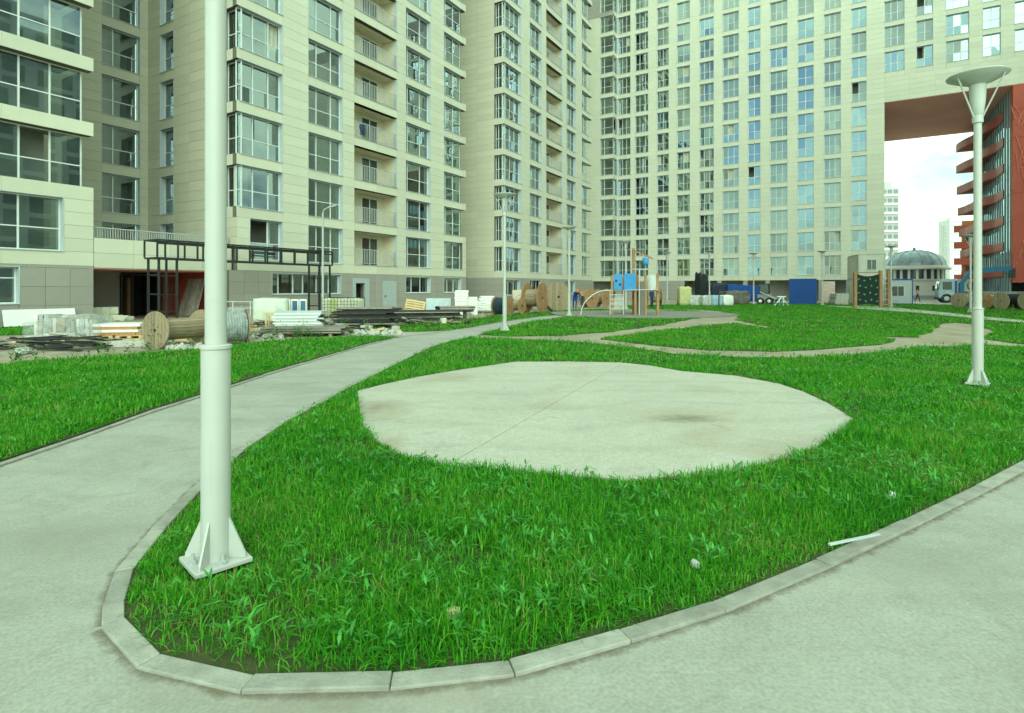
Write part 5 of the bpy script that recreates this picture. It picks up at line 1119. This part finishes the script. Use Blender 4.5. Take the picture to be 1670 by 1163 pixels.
TY = 62.0; c = at(1563, TY); r = thing('crane_truck', 'white and blue crane truck parked by the red building', 'truck', (*c.xy, GZ), -.5)
cabw = mat('truck_grey_blue', (0.32, 0.42, 0.46), .45, .15)
b = MB(); prof = [(-1.9, .55), (-1.95, 1.35), (-1.7, 2.55), (-.25, 2.62), (-.25, .55)]
b._add([(x, y, z) for y in (-1.15, 1.15) for x, z in prof], [(0, 1, 2, 3, 4)[::-1], (5, 6, 7, 8, 9)] + [(i, (i + 1) % 5, (i + 1) % 5 + 5, i + 5) for i in range(5)]); cab_ = bevel(b.build('cab', cabw, r), .05)
MB().box(-1.55, -.75, -1.175, -1.152, 1.45, 2.3).build('side_window', MATS['dark_door_glass'], cab_); MB().tbox(Matrix.Translation((-1.86, 0, 1.95)) @ Matrix.Rotation(.21, 4, 'Y'), .03, 2.0, .9).build('windscreen', MATS['dark_door_glass'], cab_)
MB().box(-.5, -.3, -1.19, -1.155, .6, 2.4).build('blue_stripe', M_BLUE, cab_); MB().box(-2.08, -2.0, -1.5, -1.3, 1.4, 2.1).bar((-1.9, -1.15, 2.0), (-2.04, -1.4, 2.0), .04).build('mirror', M_DARK, cab_)
MB().box(-2.0, -1.7, -1.1, 1.1, .4, .62).build('bumper', M_DARK, r); MB().box(-.2, 6.2, -.5, .5, .7, .95).build('chassis', M_DARK, r); MB().box(.6, 6.4, -1.2, 1.2, .96, 1.25).build('flatbed', mat('truck_bed', (0.25, 0.26, 0.25), .7), r)
for x in (-1.2, 3.6, 4.8):
    for y in (-1.0, 1.0): o = MB().cyl((x, y - .15, .5), (x, y + .15, .5), .5, n=22).build('wheel', M_BLACK, r); MB().cyl((x, y - .16, .5), (x, y + .16, .5), .24, n=14).build('rim', M_GREY, o)
M_CRANE = mat('crane_blue', (0.02, 0.13, 0.24), .45)
MB().box(.05, .45, -.3, .3, .96, 2.2).build('crane_column', M_CRANE, r); MB().bar((.25, 0, 2.1), (1.0, 0, 3.3), .35).build('crane_arm', M_CRANE, r)
MB().bar((.95, 0, 3.35), (4.4, 0, 3.75), .42, .5).build('crane_boom', M_CRANE, r); MB().box(4.3, 4.75, -.2, .2, 2.7, 3.7).build('boom_tip', M_DARK, r); MB().cyl((4.5, 0, 1.6), (4.5, 0, 2.7), .02).build('cable', M_DARK, r)
rl = MB().lathe([(.6, -.35), (.6, .35)], 24); rl.v = [(x + 1.4, z, y + 1.85) for x, y, z in rl.v]; rl.build('hose_coil', mat('coil', (0.30, 0.27, 0.18), .7), r)

def tower(label, px0, px1, Y, ztop, m, floors, bays, bands, wc=None):
    a, b = at(px0, Y), at(px1, Y); w = b.x - a.x; r = thing('apartment_tower', label, 'building', (a.x, a.y, GZ), -.06, 'far apartment towers')
    MB().box(0, w, 0, w, 0, ztop).build('wall', m, r); wm = cached(('tw', round(w / bays, 2)), lambda: MB().box(.12 * w / bays, .88 * w / bays, -.06, .02, .9, 2.3).mesh('window', wc or mat('far_window', (0.20, 0.25, 0.27), .2, .2)))
    for k in range(floors):
        for i in range(bays): link('window', wm, r, (i * w / bays, 0, ztop - 3 * (k + 1)))
        if bands: MB().box(-.3, w + .02, -.5, -.08, ztop - 3 * k - 3.0, ztop - 3 * k - 2.2).build('balcony', M_WHITE, r)
    MB().box(w * .2, w * .7, w * .2, w * .7, ztop + .01, ztop + 2).build('roof_house', m, r)
tower('grey-white apartment tower seen just right of the long beige block', 1437, 1464.5, 190, 35.2, mat('tower_grey', (0.55, 0.58, 0.54), .8), 11, 3, True)
tower('far apartment tower paled by painted-in haze left of the red building', 1549, 1576, 420, 52, mat('tower_haze_pale', (0.86, 0.88, 0.85), .9), 16, 5, False, mat('haze_pale_window', (0.58, 0.64, 0.64), .5))  # haze put into the pale wall and window colours
r = thing('lattice_mast', 'slender pale lattice mast beyond the pavilion', 'mast', (*at(1539, 400).xy, GZ), .4)
for x in (-1.3, 1.3):
    for y in (-1.3, 1.3): MB().bar((x, y, 0), (x * .7, y * .7, 46), .35).build('leg', M_GREY, r)
for k in range(9): z = 3 + k * 5; MB().bar((-1.2, -1.2, z), (1.2, -1.2, z), .25).bar((-1.2, -1.2, z + .3), (1.2, -1.2, z + 4.6), .2).build('brace', M_GREY, r)
b5 = thing('orange_building', 'orange and red building behind the right foreground lamp', 'building', (*at(1569, 105).xy, GZ), -.66)
MB().box(0, 10, 0, 12, 0, 14).build('wall', mat('orange_render', (0.45, 0.17, 0.07), .7), b5)
for k in range(4): MB().box(-1.2, 6, -.9, -.05, 2.9 + 3 * k, 4.1 + 3 * k).build('balcony', M_RED, b5); MB().box(.5, 5, -.03, .01, 1.2 + 3 * k, 2.6 + 3 * k).build('window', MATS['dark_door_glass'], b5)

# ---------------------------------------------------------------- people
def person(label, loc, yaw, H, pose, top, legs, headwear=None):
    """one skinned body; pose: 'stand', 'bend', 'walk'"""
    r = thing('person', label, 'person', loc, yaw); s = H / 1.75
    J = dict(pel=(0, 0, .95), sp=(0, .0, 1.2), ch=(0, .0, 1.40), nk=(0, .01, 1.5), hd=(0, -.01, 1.63), hd2=(0, -.01, 1.74))
    for k, sx in (('l', -1), ('r', 1)):
        J.update({k + 'sh': (sx * .19, 0, 1.42), k + 'el': (sx * .26, .03, 1.14), k + 'wr': (sx * .25, -.08, .90), k + 'ha': (sx * .24, -.11, .82),
                  k + 'hp': (sx * .09, 0, .90), k + 'kn': (sx * .10, -.02, .50), k + 'an': (sx * .10, .03, .09), k + 'to': (sx * .11, -.12, .04)})
    if pose == 'walk':
        J['lkn'] = (-.10, -.18, .52); J['lan'] = (-.10, -.22, .10); J['lto'] = (-.11, -.38, .06); J['rkn'] = (.10, .06, .49); J['ran'] = (.10, .28, .13); J['rto'] = (.11, .16, .04)
        J['lel'] = (-.26, .14, 1.16); J['lwr'] = (-.25, .12, .92); J['lha'] = (-.24, .09, .85); J['rel'] = (.26, -.08, 1.15); J['rwr'] = (.24, -.24, .98); J['rha'] = (.23, -.31, .95)
    if pose == 'bend':
        ang = math.radians(52)
        for k in list(J):
            x, y, z = J[k]
            if k in ('sp', 'ch', 'nk', 'hd', 'hd2', 'lsh', 'rsh'):
                dy, dz = y, z - .95; J[k] = (x, dy * math.cos(ang) - dz * math.sin(ang), .95 + dy * math.sin(ang) + dz * math.cos(ang))
        for k, sx in (('l', -1), ('r', 1)): a = Vector(J[k + 'sh']); J[k + 'el'] = tuple(a + Vector((sx * .05, -.03, -.29))); J[k + 'wr'] = tuple(a + Vector((sx * .0, -.14, -.50))); J[k + 'ha'] = tuple(a + Vector((0, -.17, -.58))); J[k + 'kn'] = (sx * .12, -.10, .50)
    R = dict(pel=.145, sp=.135, ch=.15, nk=.06, hd=.095, hd2=.07, sh=.075, el=.05, wr=.036, ha=.045, hp=.095, kn=.065, an=.048, to=.045)
    names = list(J); E = [('pel', 'sp'), ('sp', 'ch'), ('ch', 'nk'), ('nk', 'hd'), ('hd', 'hd2')]
    for k in 'lr': E += [('ch', k + 'sh'), (k + 'sh', k + 'el'), (k + 'el', k + 'wr'), (k + 'wr', k + 'ha'), ('pel', k + 'hp'), (k + 'hp', k + 'kn'), (k + 'kn', k + 'an'), (k + 'an', k + 'to')]
    me = bpy.data.meshes.new('body'); me.from_pydata([Vector(J[n]) * s for n in names], [(names.index(a), names.index(b)) for a, b in E], [])
    o = link('body', me, r); sk = o.modifiers.new('skin', 'SKIN')
    if not me.skin_vertices: bpy.context.view_layer.objects.active = o; bm = bmesh.new(); bm.from_mesh(me); bm.verts.layers.skin.verify(); bm.to_mesh(me); bm.free()
    for i, n in enumerate(names):
        rr = R.get(n, R.get(n[1:], .05)) * s; me.skin_vertices[0].data[i].radius = (rr, rr * (.8 if n in ('ch', 'sp', 'pel') else 1)); me.skin_vertices[0].data[i].use_root = (n == 'pel')
    sub = o.modifiers.new('sub', 'SUBSURF'); sub.levels = 1; sub.render_levels = 1
    m = bpy.data.materials.new('clothed_body'); m.use_nodes = True; N = m.node_tree.nodes; K = m.node_tree.links.new; b = N['Principled BSDF']; b.inputs['Roughness'].default_value = .8
    tcx = N.new('ShaderNodeTexCoord'); sp = N.new('ShaderNodeSeparateXYZ'); K(tcx.outputs['Object'], sp.inputs[0])
    def above(z, lo, hi, axis='Z'):
        c = N.new('ShaderNodeMath'); c.operation = 'GREATER_THAN'; c.inputs[1].default_value = z * s; K(sp.outputs[axis], c.inputs[0]); x = N.new('ShaderNodeMix'); x.data_type = 'RGBA'; K(c.outputs[0], x.inputs['Factor'])
        for sl_, v in (('A', lo), ('B', hi)):
            if hasattr(v, 'default_value'): K(v, x.inputs[sl_])
            else: x.inputs[sl_].default_value = (*v, 1)
        return x.outputs['Result']
    skin = (0.42, 0.25, 0.17)
    if pose == 'bend': K(above(1.02, legs, top), b.inputs['Base Color'])
    else: K(above(.10, (.03, .03, .03), above(.96, legs, above(1.52, top, skin))), b.inputs['Base Color'])
    o.data.materials.append(m)
    hp = Vector(J['hd']) * s; d = (Vector(J['hd2']) - Vector(J['hd'])).normalized()
    if headwear:
        h = MB().lathe([(.0, .145), (.07, .13), (.11, .07), (.118, .03), (.16, .02), (.112, .012)], 16).build('helmet', headwear, r, hp, d.to_track_quat('Z', 'Y').to_euler())
    else:
        h = MB().lathe([(.0, .14), (.06, .128), (.10, .08), (.108, .02), (.098, -.02)], 14).build('hair', mat('dark_hair', (0.05, 0.035, 0.025), .8), r, hp + Vector((0, .015, 0)), d.to_track_quat('Z', 'Y').to_euler())
    return r
ORG = mat('orange_helmet', (0.75, 0.22, 0.05), .4)
person('worker in blue overalls and orange helmet bending by the drums', at(937, 44, GZ), .3, 1.78, 'bend', (.012, .06, .30), (.012, .055, .27), ORG)
person('worker in tan clothes bending behind the worker in blue', at(951, 45.5, GZ), -.9, 1.72, 'bend', (.40, .34, .22), (.06, .07, .08))
person('worker in dark blue standing behind the white playground barrel', at(1063, 47, GZ), .6, 1.66, 'stand', (.015, .05, .16), (.03, .04, .06))
person('bare-chested person in dark shorts walking past the pavilion', at(1496, 66, GZ), 1.2, 1.6, 'walk', (.42, .25, .17), (.02, .022, .03))
# washing on a loggia rail
wl = BW(u_at(590, W1), W1 - .09, zat(206, BW(u_at(590, W1), W1).y))
r = thing('hanging_laundry', 'blue work clothes hanging over a loggia railing', 'laundry', wl, TH); LN = mat('dull_navy', (0.03, 0.06, 0.12), .9, .3); lump_obj('jacket', LN, .5, .09, .42, .2, 301, r, (0, 0, -.35), 0, n=5); lump_obj('trousers', LN, .16, .08, .4, .16, 303, r, (-.12, 0, -.65), 0, n=5); lump_obj('trousers', LN, .16, .08, .36, .16, 305, r, (.12, 0, -.6), 0, n=5)

# ---------------------------------------------------------------- litter in the foreground
a, b = G(1352, 888, .06), G(1434, 871, .06); r = tag(MB().bar(a, b, .017, .010).build('plastic_strip', mat('pale_plastic', (0.5, 0.54, 0.58), .4)), 'white plastic strip lying beside the kerb in the grass', 'plastic strip')
lump = [((740, 998), .04, mat('yellow_stone', (0.36, 0.36, 0.16), .8), 'small yellowish stone in the foreground grass', 'stone'), ((1455, 806), .035, M_WHITE, 'white scrap of paper in the grass near the right kerb', 'litter'), ((1133, 917), .032, mat('pale_scrap', (0.5, 0.54, 0.5), .8), 'pale crumpled scrap in the grass above the front kerb', 'litter')]
for i, (px, s_, m_, lab, cat) in enumerate(lump): q = G(*px, .07); tag(lump_obj('stone' if i == 0 else 'paper_scrap', m_, s_ * 1.5, s_, s_, .30 if i else .14, 400 + i, None, (q.x, q.y, .045), i, n=6), lab, cat)

# ---------------------------------------------------------------- tall weeds and rubble along the yard edge
def edge(pts, n, spread):
    out = []
    for i in range(n):
        t = random.random() * (len(pts) - 1); k = int(t); a = G(*pts[k]); b = G(*pts[k + 1]); q = a.lerp(b, t - k); s_ = spread * q.y / 15; out.append((q.x + random.gauss(0, s_), q.y + random.gauss(0, s_)))
    return np.array(out)
e_ = np.concatenate([edge([(0, 592), (60, 588), (150, 580), (230, 574), (330, 566), (420, 558)], 38, .18), edge([(420, 556), (520, 550), (600, 540), (700, 531), (770, 522)], 95, .3), edge([(1450, 500), (1540, 505), (1600, 508), (1670, 514)], 260, .7), edge([(1100, 500), (1290, 499), (1450, 499)], 60, .4), edge([(770, 520), (925, 506)], 40, .3)])
hts = rng.uniform(.15, .6, len(e_)); nl_ = 22; k = np.repeat(np.arange(len(e_)), nl_); f_ = rng.random(len(k))
P = np.stack([e_[k, 0] + rng.normal(0, .03, len(k)), e_[k, 1] + rng.normal(0, .03, len(k)), f_ * hts[k]], 1); ln = rng.uniform(.07, .17, len(k)) * (1.1 - .5 * f_)
struct(leaves_object('tall_weeds', P, rng.uniform(0, 6.283, len(k)), rng.uniform(-.1, 1.1, len(k)), ln, ln * .3, M_DULL), 'stuff')
mbx = MB()
rb = bmesh.new()
for i in range(260):
    if i < 120: q = G(random.uniform(385, 460), random.uniform(540, 558))
    elif i < 200: q = G(random.uniform(560, 660), random.uniform(541, 547))
    else: q = G(random.uniform(270, 330), random.uniform(560, 572))
    s_ = random.uniform(.04, .16); M_ = Matrix.Translation((q.x, q.y, GZ + s_ * .3)) @ Matrix.Rotation(random.random() * 6, 4, Vector((random.random(), random.random(), 1)).normalized()) @ Matrix.Diagonal((s_, s_ * random.uniform(.6, 1), s_ * random.uniform(.4, .8), 1))
    bmesh.ops.create_icosphere(rb, subdivisions=1, radius=1, matrix=M_)
me = bpy.data.meshes.new('rubble'); rb.to_mesh(me); rb.free(); me.materials.append(M_STONE); struct(link('rubble', me), 'stuff')
